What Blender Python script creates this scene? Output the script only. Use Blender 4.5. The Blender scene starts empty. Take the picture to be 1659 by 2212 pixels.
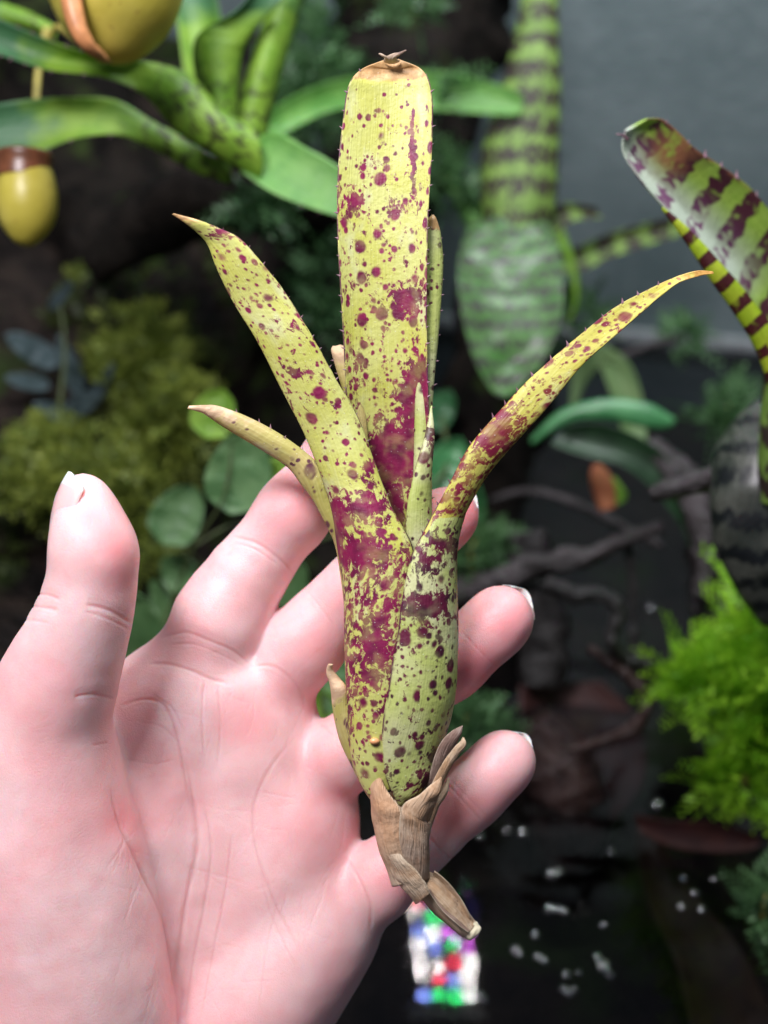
import bpy, math, random
import numpy as np
from mathutils import Vector, Matrix

random.seed(7)
rng = np.random.default_rng(7)
sc = bpy.context.scene
COL = sc.collection
rad = math.radians

# ------------------------------------------------------------------ camera
PITCH = rad(30.0)
CAM = np.array([0.0, 0.0, 0.36])
FWD = np.array([0.0, math.cos(PITCH), -math.sin(PITCH)])
UPV = np.array([0.0, math.sin(PITCH), math.cos(PITCH)])
RGT = np.array([1.0, 0.0, 0.0])
K = 0.24 / 2212 / 0.30          # the frame is 24 cm tall at 30 cm

cam_data = bpy.data.cameras.new('camera')
cam = bpy.data.objects.new('camera', cam_data)
COL.objects.link(cam)
cam.location = CAM
cam.rotation_euler = (math.pi / 2 - PITCH, 0, 0)
cam_data.sensor_fit = 'VERTICAL'
cam_data.sensor_height = 24.0
cam_data.sensor_width = 18.0
cam_data.lens = 30.0
cam_data.clip_start = 0.01
cam_data.clip_end = 20.0
cam_data.dof.use_dof = True
cam_data.dof.focus_distance = 0.297
cam_data.dof.aperture_fstop = 5.2
sc.camera = cam

# ------------------------------------------------------------------ room light
world = bpy.data.worlds.new('World')
sc.world = world
world.use_nodes = True
wb = world.node_tree.nodes['Background']
wb.inputs[0].default_value = (0.62, 0.68, 0.85, 1)
wb.inputs[1].default_value = 0.18


def area_light(name, loc, target, size, size_y, power, color):
    l = bpy.data.lights.new(name, 'AREA')
    l.shape = 'RECTANGLE'
    l.size = size
    l.size_y = size_y
    l.energy = power
    l.color = color
    o = bpy.data.objects.new(name, l)
    COL.objects.link(o)
    o.location = loc
    d = Vector(target) - Vector(loc)
    o.rotation_euler = d.to_track_quat('-Z', 'Y').to_euler()
    return o


area_light('lamp_light', (-0.17, 0.10, 0.66), (-0.02, 0.26, 0.2), 0.18, 0.14, 4.5, (1.0, 0.955, 1.0))
area_light('tank_light', (0.14, 0.46, 0.74), (0.10, 0.74, 0.1), 0.30, 0.06, 4.2, (0.93, 0.98, 1.0))

sc.view_settings.view_transform = 'Standard'
sc.view_settings.look = 'None'
sc.view_settings.gamma = 1.0
sc.view_settings.exposure = 0.0
sc.cycles.use_denoising = True
try:
    sc.cycles.denoiser = 'OPENIMAGEDENOISE'
except Exception:
    pass
sc.cycles.max_bounces = 8
sc.cycles.transparent_max_bounces = 8
sc.cycles.caustics_reflective = False
sc.cycles.caustics_refractive = False
sc.cycles.sample_clamp_indirect = 4.0


# ------------------------------------------------------------------ helpers
def W(px, py, d):
    """a point at photo position (1659 x 2212) and distance d (m) along the view axis"""
    px = np.asarray(px, float); py = np.asarray(py, float); d = np.asarray(d, float)
    x = (px - 829.5) * K * d
    y = (1106 - py) * K * d
    return CAM + x[..., None] * RGT + y[..., None] * UPV + d[..., None] * FWD


def on_plane(px, py, z=0.0):
    r = (px - 829.5) * K * RGT + (1106 - py) * K * UPV + FWD
    return CAM + r * ((z - CAM[2]) / r[2])


def sm(a, b, x):
    t = np.clip((np.asarray(x, float) - a) / (b - a), 0, 1)
    return t * t * (3 - 2 * t)


def vnoise(p, seed=0):
    """smooth value noise of 3-D points"""
    p = np.asarray(p, float)
    i = np.floor(p).astype(np.int64); f = p - i
    f = f * f * (3 - 2 * f)
    out = 0
    for dx in (0, 1):
        for dy in (0, 1):
            for dz in (0, 1):
                q = i + np.array([dx, dy, dz])
                h = (q[..., 0] * 374761393 + q[..., 1] * 668265263 + q[..., 2] * 2147483647 + seed * 1274126177) & 0xffffffff
                h = ((h ^ (h >> 13)) * 1274126177) & 0xffffffff
                h = ((h ^ (h >> 16)) & 0xffff) / 65535.0
                w = (f[..., 0] if dx else 1 - f[..., 0]) * (f[..., 1] if dy else 1 - f[..., 1]) * (f[..., 2] if dz else 1 - f[..., 2])
                out = out + h * w
    return out


def catmull(P, n):
    """n samples of a smooth curve through the rows of P"""
    P = np.asarray(P, float)
    m = len(P)
    t = np.linspace(0, m - 1, n)
    i = np.minimum(np.floor(t).astype(int), m - 2)
    f = (t - i)[:, None]
    p0 = P[np.maximum(i - 1, 0)]; p1 = P[i]; p2 = P[i + 1]; p3 = P[np.minimum(i + 2, m - 1)]
    return 0.5 * (2 * p1 + (p2 - p0) * f + (2 * p0 - 5 * p1 + 4 * p2 - p3) * f ** 2 + (3 * p1 - p0 - 3 * p2 + p3) * f ** 3)


def obj(name, V, F, mat, parent=None, smooth=True, uv=None, attr=None, mats=None, fmat=None):
    V = np.asarray(V, float)
    if parent is not None:
        p = parent; off = np.zeros(3)
        while p is not None:
            off += np.array(p.location); p = p.parent
        V = V - off
    me = bpy.data.meshes.new(name)
    if isinstance(F, np.ndarray) and len(F) > 50000:
        me.vertices.add(len(V)); me.vertices.foreach_set('co', V.astype(np.float32).ravel())
        me.loops.add(F.size); me.loops.foreach_set('vertex_index', F.astype(np.int32).ravel())
        me.polygons.add(len(F)); me.polygons.foreach_set('loop_start', np.arange(0, F.size, 4, dtype=np.int32))
        me.update(calc_edges=True)
    else:
        me.from_pydata(V.tolist(), [], [list(map(int, f)) for f in F])
    if uv is not None:
        ul = me.uv_layers.new(name='UVMap')
        li = np.zeros(len(me.loops), np.int32)
        me.loops.foreach_get('vertex_index', li)
        ul.data.foreach_set('uv', np.asarray(uv, np.float32)[li].ravel())
    if attr is not None:
        a = me.color_attributes.new('lf', 'FLOAT_COLOR', 'POINT')
        a.data.foreach_set('color', np.asarray(attr, np.float32).ravel())
    if smooth:
        me.polygons.foreach_set('use_smooth', np.ones(len(me.polygons), bool))
    for m in ([mat] if mats is None else mats):
        me.materials.append(m)
    if fmat is not None:
        me.polygons.foreach_set('material_index', np.asarray(fmat, np.int32))
    me.update()
    o = bpy.data.objects.new(name, me)
    COL.objects.link(o)
    if parent is not None:
        o.parent = parent
    return o


def thing(name, label, cat, loc, group=None):
    o = bpy.data.objects.new(name, None)
    o.empty_display_size = 0.01
    COL.objects.link(o)
    o.location = loc
    return tag(o, label, cat, group)


def tag(o, label=None, cat=None, group=None, kind=None):
    if label: o['label'] = label
    if cat: o['category'] = cat
    if group: o['group'] = group
    if kind: o['kind'] = kind
    return o


def grid_faces(nv, nu, off=0, flip=False):
    F = []
    for j in range(nv):
        for i in range(nu):
            a = off + j * (nu + 1) + i
            q = (a, a + 1, a + nu + 2, a + nu + 1)
            F.append(q[::-1] if flip else q)
    return F


def leaf(name, parent, mat, L, R, D=0.30, bulge=2.0, theta=60, nu=14, nv=60, thick=0.7, teeth=None, spine_mat=None,
         attr_fn=None, wav=0.0, seed=0):
    """a leaf blade with thickness between two edge curves; bulge in mm towards the viewer's side (negative: hollow)"""
    L = catmull([(a[0], a[1], a[2] if len(a) > 2 else 0) for a in L], nv + 1)
    R = catmull([(a[0], a[1], a[2] if len(a) > 2 else 0) for a in R], nv + 1)
    b = np.atleast_1d(bulge).astype(float)
    b = np.interp(np.linspace(0, 1, nv + 1), np.linspace(0, 1, len(b)), b) / 1000
    LW = W(L[:, 0], L[:, 1], D + L[:, 2] / 1000)
    RW = W(R[:, 0], R[:, 1], D + R[:, 2] / 1000)
    mid = (LW + RW) / 2
    tan = np.gradient(mid, axis=0)
    acr = RW - LW
    wid = np.linalg.norm(acr, axis=1)
    n = np.cross(acr, tan)
    n /= np.linalg.norm(n, axis=1)[:, None] + 1e-12
    for k in range(3):
        n[1:-1] = (n[:-2] + n[1:-1] * 2 + n[2:]) / 4
    n[-1] = n[-2]; n[0] = n[1]
    n /= np.linalg.norm(n, axis=1)[:, None] + 1e-12
    th = rad(theta)
    ang = np.linspace(-th, th, nu + 1)
    xf = np.sin(ang) / math.sin(th)
    zf = (np.cos(ang) - math.cos(th)) / (1 - math.cos(th))
    wscale = np.minimum(1, wid / (wid.max() * 0.35 + 1e-9))
    P = mid[:, None, :] + acr[:, None, :] * (xf[None, :, None] / 2) + n[:, None, :] * ((b * wscale)[:, None] * zf[None, :])[..., None]
    if wav:
        tt = np.linspace(0, 1, nv + 1)[:, None]; uu = np.linspace(-1, 1, nu + 1)[None, :]
        q = np.stack([tt * 9 + 0 * uu, uu * 1.6 + 0 * tt, 0 * tt + 0 * uu + seed * 3.7], -1)
        P = P + n[:, None, :] * (((vnoise(q, seed) - .5) * wav / 1000 * wscale[:, None]))[..., None]
    # local normals for the thickness
    gu = np.gradient(P, axis=1); gv = np.gradient(P, axis=0)
    nn = np.cross(gu, gv); nn /= np.linalg.norm(nn, axis=2)[..., None] + 1e-12
    edge = 1 - np.abs(np.linspace(-1, 1, nu + 1)) ** 4 * 0.75
    tk = thick / 1000 * edge[None, :] * np.clip(wscale * 1.5, .25, 1)[:, None]
    front = P + nn * (tk / 2)[..., None]
    back = P - nn * (tk / 2)[..., None]
    V = np.concatenate([front.reshape(-1, 3), back.reshape(-1, 3)])
    N = (nv + 1) * (nu + 1)
    F = grid_faces(nv, nu) + grid_faces(nv, nu, N, True)
    for j in range(nv):
        a = j * (nu + 1); c = a + nu + 1
        F.append((a, c, c + N, a + N))
        a2 = a + nu; c2 = c + nu
        F.append((a2, a2 + N, c2 + N, c2))
    for i in range(nu):
        F.append((i, i + N, i + 1 + N, i + 1))
        a = nv * (nu + 1) + i
        F.append((a, a + 1, a + 1 + N, a + N))
    ln = np.concatenate([[0], np.cumsum(np.linalg.norm(np.diff(mid, axis=0), axis=1))]) * 100
    arc = np.linspace(-.5, .5, nu + 1)
    wm = max(wid.max() * 100 * 1.15, 1e-4)
    S = np.broadcast_to(arc[None, :], (nv + 1, nu + 1)) * (wid * 100 * 1.15)[:, None]
    T = np.broadcast_to(ln[:, None], (nv + 1, nu + 1))
    uv = np.stack([S + seed * 7.3, T + seed * 3.1], -1).reshape(-1, 2)
    uv = np.concatenate([uv, uv + 0.37])
    U01 = np.broadcast_to(np.linspace(0, 1, nu + 1)[None, :], S.shape)
    V01 = np.broadcast_to((ln / ln[-1])[:, None], S.shape)
    A = np.zeros((nv + 1, nu + 1, 4)); A[..., 0] = U01; A[..., 1] = V01
    if attr_fn is not None:
        pe = (L[:, None, :] + R[:, None, :]) / 2 + (R - L)[:, None, :] * (xf[None, :, None] / 2)
        A[..., 2], A[..., 3] = attr_fn(U01, V01, pe[..., 0], pe[..., 1])
    A = A.reshape(-1, 4); A = np.concatenate([A, A])
    o = obj(name, V, F, mat, parent, uv=uv, attr=A)
    if teeth:
        step, size, v0, v1, sides = teeth
        TV = []; TF = []
        tl = 0.0
        for side in sides:
            E = P[:, 0] if side < 0 else P[:, -1]
            s = v0 * ln[-1]
            while s < v1 * ln[-1]:
                j = np.interp(s, ln, np.arange(nv + 1))
                j0 = int(j); f = j - j0; j1 = min(j0 + 1, nv)
                p = E[j0] * (1 - f) + E[j1] * f
                t = E[j1] - E[j0]; t /= np.linalg.norm(t) + 1e-12
                o_ = side * acr[j0] / (wid[j0] + 1e-9)
                out = o_ - t * (o_ @ t); out /= np.linalg.norm(out) + 1e-9
                sz = size / 1000 * rng.uniform(.55, 1.2)
                nrm = n[j0]
                tipp = p + out * sz + t * sz * rng.uniform(.3, .9)
                k = len(TV)
                w_ = sz * .42
                TV += [p - t * w_ - out * sz * .3, p + t * w_ - out * sz * .3, p + nrm * w_ * .5 - out * sz * .2, p - nrm * w_ * .5 - out * sz * .2, tipp]
                TF += [(k, k + 2, k + 4), (k + 2, k + 1, k + 4), (k + 1, k + 3, k + 4), (k + 3, k, k + 4)]
                s += step / 10 * rng.uniform(.7, 1.35)
        sp = obj('spines', TV, TF, spine_mat, o, smooth=False)
        sp['kind'] = 'stuff'
    return o


def tube_geo(pts, D=0.30, seg=14, n=60, rough=0.0, nscale=120, seed=0, cap=True, squash=1.0):
    """tapered limb through (px, py, dz mm, radius px)"""
    C = catmull(pts, n)
    d = D + C[:, 2] / 1000
    P = W(C[:, 0], C[:, 1], d)
    r = C[:, 3] * K * d
    t = np.gradient(P, axis=0); t /= np.linalg.norm(t, axis=1)[:, None] + 1e-12
    side = np.cross(t, -FWD); side /= np.linalg.norm(side, axis=1)[:, None] + 1e-9
    up = np.cross(side, t)
    a = np.linspace(0, 2 * math.pi, seg, endpoint=False)
    V = P[:, None, :] + r[:, None, None] * (np.cos(a)[None, :, None] * side[:, None, :] + squash * np.sin(a)[None, :, None] * up[:, None, :])
    if rough:
        nz = vnoise(V * nscale, seed) - .5 + .5 * (vnoise(V * nscale * 2.7, seed + 1) - .5)
        V = P[:, None, :] + (V - P[:, None, :]) * (1 + rough * nz)[..., None]
    V = V.reshape(-1, 3)
    F = []
    for j in range(n - 1):
        for i in range(seg):
            b = j * seg
            F.append((b + i, b + (i + 1) % seg, b + seg + (i + 1) % seg, b + seg + i))
    if cap:
        F.append(tuple(range(seg))[::-1])
        F.append(tuple((n - 1) * seg + i for i in range(seg)))
    ln = np.concatenate([[0], np.cumsum(np.linalg.norm(np.diff(P, axis=0), axis=1))]) * 100
    uv = np.stack([np.broadcast_to(np.abs(np.linspace(-1, 1, seg))[None, :] * r[:, None] * 300, (n, seg)), np.broadcast_to(ln[:, None], (n, seg))], -1).reshape(-1, 2)
    A = np.zeros((n, seg, 4)); A[..., 0] = .5; A[..., 1] = (ln / ln[-1])[:, None]
    return V, F, uv, A.reshape(-1, 4)


def tube(name, parent, mat, pts, **kw):
    V, F, uv, A = tube_geo(pts, **kw)
    return obj(name, V, F, mat, parent, uv=uv, attr=A)


# ------------------------------------------------------------------ materials
class G:
    def __init__(s, name):
        s.m = bpy.data.materials.new(name); s.m.use_nodes = True
        s.t = s.m.node_tree; s.t.nodes.clear()
        s.out = s.t.nodes.new('ShaderNodeOutputMaterial')

    def n(s, typ, **kw):
        nd = s.t.nodes.new('ShaderNode' + typ)
        for k, v in kw.items(): setattr(nd, k, v)
        return nd

    def set(s, sock, v):
        if hasattr(v, 'is_linked') or isinstance(v, bpy.types.NodeSocket): s.t.links.new(v, sock)
        else: sock.default_value = v if not (isinstance(v, tuple) and len(v) == 3 and sock.type == 'RGBA') else (*v, 1)

    def M(s, op, a, b=0.0, c=0.0, clamp=False):
        nd = s.n('Math', operation=op, use_clamp=clamp)
        for i, v in enumerate((a, b, c)): s.set(nd.inputs[i], v)
        return nd.outputs[0]

    def mix(s, f, a, b, blend='MIX'):
        nd = s.n('Mix', data_type='RGBA', blend_type=blend)
        s.set(nd.inputs[0], f); s.set(nd.inputs[6], a); s.set(nd.inputs[7], b)
        return nd.outputs[2]

    def ss(s, x, a, b):
        nd = s.n('MapRange', interpolation_type='SMOOTHSTEP')
        s.set(nd.inputs[0], x); s.set(nd.inputs[1], a); s.set(nd.inputs[2], b)
        return nd.outputs[0]

    def vec(s, v, scale=(1, 1, 1), loc=(0, 0, 0)):
        nd = s.n('Mapping'); s.set(nd.inputs[0], v)
        nd.inputs['Scale'].default_value = scale; nd.inputs['Location'].default_value = loc
        return nd.outputs[0]

    def noise(s, v, scale, detail=2.0, rough=.5, dist=0.0, col=False):
        nd = s.n('TexNoise'); s.set(nd.inputs['Vector'], v)
        nd.inputs['Scale'].default_value = scale; nd.inputs['Detail'].default_value = detail
        nd.inputs['Roughness'].default_value = rough; nd.inputs['Distortion'].default_value = dist
        return nd.outputs[1 if col else 0]

    def voro(s, v, scale, feature='F1'):
        nd = s.n('TexVoronoi', feature=feature); s.set(nd.inputs['Vector'], v); nd.inputs['Scale'].default_value = scale
        return nd

    def attr(s, name='lf'):
        a = s.n('Attribute', attribute_name=name)
        sep = s.n('SeparateColor'); s.t.links.new(a.outputs['Color'], sep.inputs[0])
        return sep.outputs[0], sep.outputs[1], sep.outputs[2], a.outputs['Alpha']

    def uv(s):
        return s.n('TexCoord').outputs['UV']

    def pos(s):
        return s.n('NewGeometry').outputs['Position']

    def bump(s, h, strength, dist, normal=None):
        nd = s.n('Bump'); s.set(nd.inputs['Height'], h)
        nd.inputs['Strength'].default_value = strength; nd.inputs['Distance'].default_value = dist
        if normal is not None: s.set(nd.inputs['Normal'], normal)
        return nd.outputs[0]

    def bsdf(s, col, rough=.5, normal=None, **kw):
        b = s.n('BsdfPrincipled')
        s.set(b.inputs['Base Color'], col); s.set(b.inputs['Roughness'], rough)
        if normal is not None: s.set(b.inputs['Normal'], normal)
        for k, v in kw.items(): s.set(b.inputs[k.replace('_', ' ')], v)
        return b.outputs[0]

    def done(s, sh):
        s.t.links.new(sh, s.out.inputs['Surface'])
        return s.m

    def leafy(s, col, rough, normal, transl=.25, tcol=None, **kw):
        p = s.bsdf(col, rough, normal, **kw)
        t = s.n('BsdfTranslucent'); s.set(t.inputs['Color'], tcol if tcol is not None else col)
        mx = s.n('MixShader'); mx.inputs[0].default_value = transl
        s.t.links.new(p, mx.inputs[1]); s.t.links.new(t.outputs[0], mx.inputs[2])
        return s.done(mx.outputs[0])


def pup_material(name, base_a, base_b, spot_a, spot_b, dry_col=(.42, .25, .10), fade=.5):
    g = G(name)
    uv = g.uv(); u, v, dens, dry = g.attr()
    dn = g.noise(uv, 5.0, 3, .6, col=True)
    dsub = g.n('VectorMath', operation='SUBTRACT'); g.set(dsub.inputs[0], dn); dsub.inputs[1].default_value = (.5, .5, .5)
    dsc = g.n('VectorMath', operation='SCALE'); g.set(dsc.inputs[0], dsub.outputs[0]); dsc.inputs['Scale'].default_value = .085
    dad = g.n('VectorMath', operation='ADD'); g.set(dad.inputs[0], uv); g.set(dad.inputs[1], dsc.outputs[0])
    q = dad.outputs[0]
    masks = []
    for scale, k, soft, lo in ((2.1, .95, .15, .10), (3.7, .95, .17, .14), (6.5, .9, .22, .24)):
        vo = g.voro(g.vec(q, (1.15, .95, 1), (scale, scale * .7, 0)), scale)
        sp = g.n('SeparateColor'); g.t.links.new(vo.outputs['Color'], sp.inputs[0])
        r = g.M('SUBTRACT', g.M('ADD', sp.outputs[0], g.M('MULTIPLY', dens, .95)), 1.0 - lo)
        r = g.M('MULTIPLY', g.M('MAXIMUM', r, 0.0), k)
        r = g.M('MINIMUM', r, .36)
        d = g.M('SUBTRACT', r, vo.outputs['Distance'])
        masks.append(g.ss(d, -soft * .3, soft * .7))
    bl = g.noise(g.vec(uv, (1.3, .85, 1)), 4.6, 8, .70, .5)
    thr = g.M('SUBTRACT', .79, g.M('MULTIPLY', dens, .375))
    blm = g.ss(g.M('SUBTRACT', bl, thr), -.005, .05)
    m = g.M('MAXIMUM', g.M('MAXIMUM', masks[0], masks[1]), g.M('MAXIMUM', masks[2], blm))
    weak = g.ss(g.noise(uv, 2.3, 2), .33, .55)
    m = g.M('MULTIPLY', m, g.M('ADD', g.M('MULTIPLY', weak, fade), 1 - fade))
    strn = g.noise(g.vec(uv, (26, .9, 1)), 1.0, 2)
    big = g.noise(uv, .8, 3)
    base = g.mix(g.ss(big, .35, .65), base_a, base_b)
    base = g.mix(g.M('MULTIPLY', g.ss(strn, .35, .75), .22), base, (.72, .74, .32))
    pale = g.ss(g.noise(g.vec(uv, (.7, .35, 1)), 2.0, 3), .56, .72)
    base = g.mix(g.M('MULTIPLY', pale, .5), base, (.64, .66, .44))
    spc = g.mix(g.ss(g.noise(uv, 1.7, 2), .42, .62), spot_a, spot_b)
    col = g.mix(m, base, spc)
    # purple margin with breaks
    e = g.M('ABSOLUTE', g.M('SUBTRACT', u, .5))
    em = g.M('MULTIPLY', g.ss(e, .470, .496), g.ss(g.noise(uv, 2.2, 2), .40, .55))
    col = g.mix(em, col, (.10, .012, .055))
    dm = g.ss(g.M('ADD', dry, g.M('MULTIPLY', g.M('SUBTRACT', g.noise(uv, 3.0, 4), .5), .5)), .45, .6)
    drycol = g.mix(g.ss(g.noise(g.vec(uv, (2, 2.4, 1)), 1.4, 4), .35, .7), dry_col, tuple(min(1, c * 1.9 + .05) for c in dry_col))
    col = g.mix(dm, col, drycol)
    scurf = g.voro(uv, 13.0)
    sp2 = g.n('SeparateColor'); g.t.links.new(scurf.outputs['Color'], sp2.inputs[0])
    sc_m = g.M('MULTIPLY', g.ss(scurf.outputs['Distance'], .22, .10), g.ss(sp2.outputs[1], .72, .78))
    col = g.mix(g.M('MULTIPLY', sc_m, .35), col, (.85, .85, .75))
    h = g.M('ADD', g.M('MULTIPLY', strn, .6), g.M('ADD', g.M('MULTIPLY', sc_m, .5), g.M('MULTIPLY', g.noise(uv, 9, 3), .7)))
    nb = g.bump(h, .35, .0006)
    return g.leafy(col, g.M('ADD', .36, g.M('MULTIPLY', g.noise(uv, 4, 2), .25)), nb, .16, Specular_IOR_Level=.45)


M_PUP = pup_material('pup_leaf', (.53, .54, .095), (.60, .62, .19), (.24, .010, .070), (.14, .006, .045), fade=.22)
M_PUP_SHEATH = pup_material('pup_sheath', (.43, .50, .13), (.55, .57, .29), (.115, .008, .035), (.05, .008, .022), fade=.2)
M_PUP_GOLD = pup_material('pup_gold_leaf', (.52, .47, .055), (.56, .53, .10), (.21, .012, .040), (.20, .030, .025), (.50, .27, .06), fade=.35)
M_PUP_OLD = pup_material('pup_old_leaf', (.46, .42, .10), (.50, .40, .15), (.13, .04, .06), (.10, .03, .05), (.52, .36, .22), fade=.7)


def dry_material():
    g = G('dry_sheath')
    uv = g.uv()
    st = g.noise(g.vec(uv, (22, 1.6, 1)), 1.0, 4, .6)
    big = g.noise(uv, 1.6, 4, .6)
    c = g.mix(g.ss(big, .36, .62), (.50, .31, .17), (.66, .51, .35))
    c = g.mix(g.M('MULTIPLY', g.ss(st, .42, .75), .55), c, (.70, .57, .42))
    c = g.mix(g.M('MULTIPLY', g.ss(g.noise(uv, 2.6, 5, .7), .56, .70), .75), c, (.17, .10, .075))
    u, v, d, dry = g.attr()
    c = g.mix(g.M('MULTIPLY', dry, .6), c, (.66, .36, .19))
    c = g.mix(g.M('MULTIPLY', d, .85), c, (.13, .075, .085))
    c = g.mix(g.M('MULTIPLY', g.ss(g.M('ABSOLUTE', g.M('SUBTRACT', u, .5)), .455, .495), .55), c, (.75, .64, .47))
    nb = g.bump(g.M('ADD', st, g.M('MULTIPLY', g.noise(uv, 3, 4), .8)), .9, .001)
    return g.leafy(c, .55, nb, .14)


M_DRY = dry_material()


def flat(name, col, rough=.5, **kw):
    g = G(name)
    c = g.mix(g.ss(g.noise(g.pos(), 260, 3), .3, .7), tuple(x * .75 for x in col), tuple(min(1, x * 1.2) for x in col))
    return g.done(g.bsdf(c, rough, **kw))


M_SPINE = flat('spine', (.20, .10, .13), .5)
M_CUT = flat('cut_pith', (.66, .60, .42), .8)
M_EGG = flat('tiny_egg', (.75, .36, .16), .3)


def skin_material():
    g = G('skin')
    p = g.pos(); red, cr, _, _ = g.attr()
    big = g.noise(p, 60, 3, .55)
    c = g.mix(g.ss(big, .34, .66), (.80, .520, .515), (.84, .600, .600))
    mott = g.noise(p, 330, 3, .6)
    c = g.mix(g.M('MULTIPLY', g.ss(mott, .46, .70), .20), c, (.80, .40, .40))
    c = g.mix(g.M('MULTIPLY', red, .70), c, (.82, .215, .24))
    c = g.mix(g.M('MULTIPLY', cr, .5), c, (.66, .30, .28))
    # fine skin relief: crossing hair-thin lines and pores
    l1 = g.voro(g.vec(p, (1, .55, .8)), 1700, 'DISTANCE_TO_EDGE').outputs['Distance']
    l2 = g.noise(g.vec(p, (2600, 500, 900)), 1.0, 3, .6)
    l3 = g.noise(p, 900, 4, .6)
    h = g.M('ADD', g.M('MULTIPLY', g.ss(l1, 0.0, .16), .35), g.M('ADD', g.M('MULTIPLY', l2, .55), g.M('MULTIPLY', l3, .55)))
    nb = g.bump(h, .30, .00030)
    ro = g.M('ADD', .33, g.M('MULTIPLY', g.noise(p, 500, 3), .22))
    b = g.n('BsdfPrincipled')
    g.set(b.inputs['Base Color'], c); g.set(b.inputs['Roughness'], ro); g.set(b.inputs['Normal'], nb)
    b.inputs['Subsurface Weight'].default_value = 1.0
    b.inputs['Subsurface Radius'].default_value = (1.0, .30, .18)
    b.inputs['Subsurface Scale'].default_value = .0042
    b.inputs['Specular IOR Level'].default_value = .52
    return g.done(b.outputs[0])


M_SKIN = skin_material()


def nail_material():
    g = G('fingernail')
    u, v, d, a = g.attr()
    c = g.mix(g.ss(v, .80, .86), (.74, .46, .45), (.80, .80, .77))
    return g.done(g.bsdf(c, .28, Subsurface_Weight=.4, Subsurface_Scale=.0015))


M_NAIL = nail_material()


def green_material(name, a, b, dark=None, period=1.4, amount=.6, gloss=.35, transl=.3, bump=.3, wet=.0, band_soft=.35, warp=.5, tcol=None, det=3, tip=None, pale=None, slant=0.0):
    """leaf green with optional dark cross-bands (period in cm)"""
    g = G(name)
    uv = g.uv(); u, v, d, dry = g.attr()
    c = g.mix(g.ss(g.noise(uv, .9, 3), .34, .66), a, b)
    st = g.noise(g.vec(uv, (14, .7, 1)), 1.0, 2)
    c = g.mix(g.M('MULTIPLY', g.ss(st, .45, .8), .25), c, tuple(min(1, x * 1.7 + .02) for x in b))
    if dark is not None:
        sep = g.n('SeparateXYZ'); g.set(sep.inputs[0], uv)
        ph = g.M('ADD', g.M('MULTIPLY', g.M('ADD', sep.outputs[1], g.M('MULTIPLY', sep.outputs[0], slant)), 6.283 / period), g.M('MULTIPLY', g.M('SUBTRACT', g.noise(g.vec(uv, (2.2, .8, 1)), 1.4, det), .5), 9 * warp))
        bnd = g.M('SINE', ph)
        bnd = g.ss(bnd, .25 - band_soft - amount, .25 + band_soft - amount)
        bnd = g.M('MULTIPLY', bnd, g.ss(g.noise(g.vec(uv, (1.6, .9, 1)), 2.1, det), .30, .46))
        if pale is not None:
            c = g.mix(d, c, pale)
            bl = g.ss(g.noise(g.vec(uv, (2.4, 1.2, 1)), 1.5, 1), .46, .52)
            bnd = g.M('MULTIPLY', bnd, g.M('ADD', g.M('SUBTRACT', 1.0, d), g.M('MULTIPLY', d, bl)))
            dark = g.mix(d, dark, (.19, .075, .16))
        if tip is not None:
            bnd = g.M('MULTIPLY', bnd, g.ss(v, .52, .22))
        c = g.mix(bnd, c, dark)
    if tip is not None:
        c = g.mix(g.ss(g.M('ADD', v, g.M('MULTIPLY', g.M('SUBTRACT', g.noise(uv, 1.1, 2), .5), .3)), .66, .86), c, tip)
    c = g.mix(g.M('MULTIPLY', dry, g.ss(g.noise(uv, 2.2, 4), .3, .55)), c, (.24, .10, .045))
    nb = g.bump(g.M('ADD', g.noise(uv, 5, 4, .6), g.M('MULTIPLY', st, .6)), bump, .0015)
    ro = g.M('ADD', gloss, g.M('MULTIPLY', g.noise(uv, 3, 3), .2))
    return g.leafy(c, ro, nb, transl, tcol, Specular_IOR_Level=.5, Coat_Weight=wet, Coat_Roughness=.30)


M_GREEN = green_material('green_leaf', (.15, .32, .025), (.27, .46, .05), (.045, .045, .018), .8, -.50, .34, .34, warp=1.6, tip=(.07, .20, .085))
M_GREEN_COOL = green_material('cool_green_leaf', (.10, .29, .05), (.17, .39, .08), None, gloss=.34)
M_BAND = green_material('banded_leaf', (.11, .20, .028), (.17, .28, .05), (.024, .014, .010), 1.45, .50, .5, .14, warp=1.0, det=2)
M_BAND_PALE = green_material('banded_pale_leaf', (.06, .21, .03), (.13, .30, .08), (.060, .060, .050), .85, .15, .40, .14, wet=.5, bump=1.6, warp=1.3, band_soft=.6)
M_BAND_RED = green_material('banded_red_leaf', (.22, .38, .035), (.30, .44, .07), (.060, .012, .022), 1.25, .20, .40, .22, band_soft=.2, warp=.24, det=1, slant=-.35, pale=(.52, .60, .50))
M_BAND_RIM = green_material('banded_rim', (.34, .50, .02), (.42, .52, .03), (.070, .012, .014), .78, .05, .36, .30, band_soft=.14, warp=.12, slant=.5)
M_TEAL = green_material('teal_leaf', (.05, .22, .075), (.085, .30, .11), None, gloss=.22, wet=.5)
M_VINE = green_material('vine_leaf', (.075, .19, .06), (.15, .29, .11), None, gloss=.3, wet=.5, transl=.3, bump=.6)
M_VINE_LIME = green_material('lime_vine_leaf', (.16, .34, .03), (.24, .42, .05), None, gloss=.4, transl=.35)
M_PALE = green_material('pale_leaf', (.14, .25, .09), (.20, .31, .12), None, gloss=.4, transl=.4)
M_DARKLEAF = green_material('dark_leaf', (.010, .028, .012), (.018, .05, .02), None, gloss=.26, transl=.05, wet=.3)
M_BLUELEAF = green_material('blue_leaf', (.045, .07, .075), (.075, .11, .12), None, gloss=.25, transl=.1, wet=.4)
M_REDLEAF = green_material('red_leaf', (.030, .006, .006), (.055, .012, .009), None, gloss=.4, transl=.2)
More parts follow.
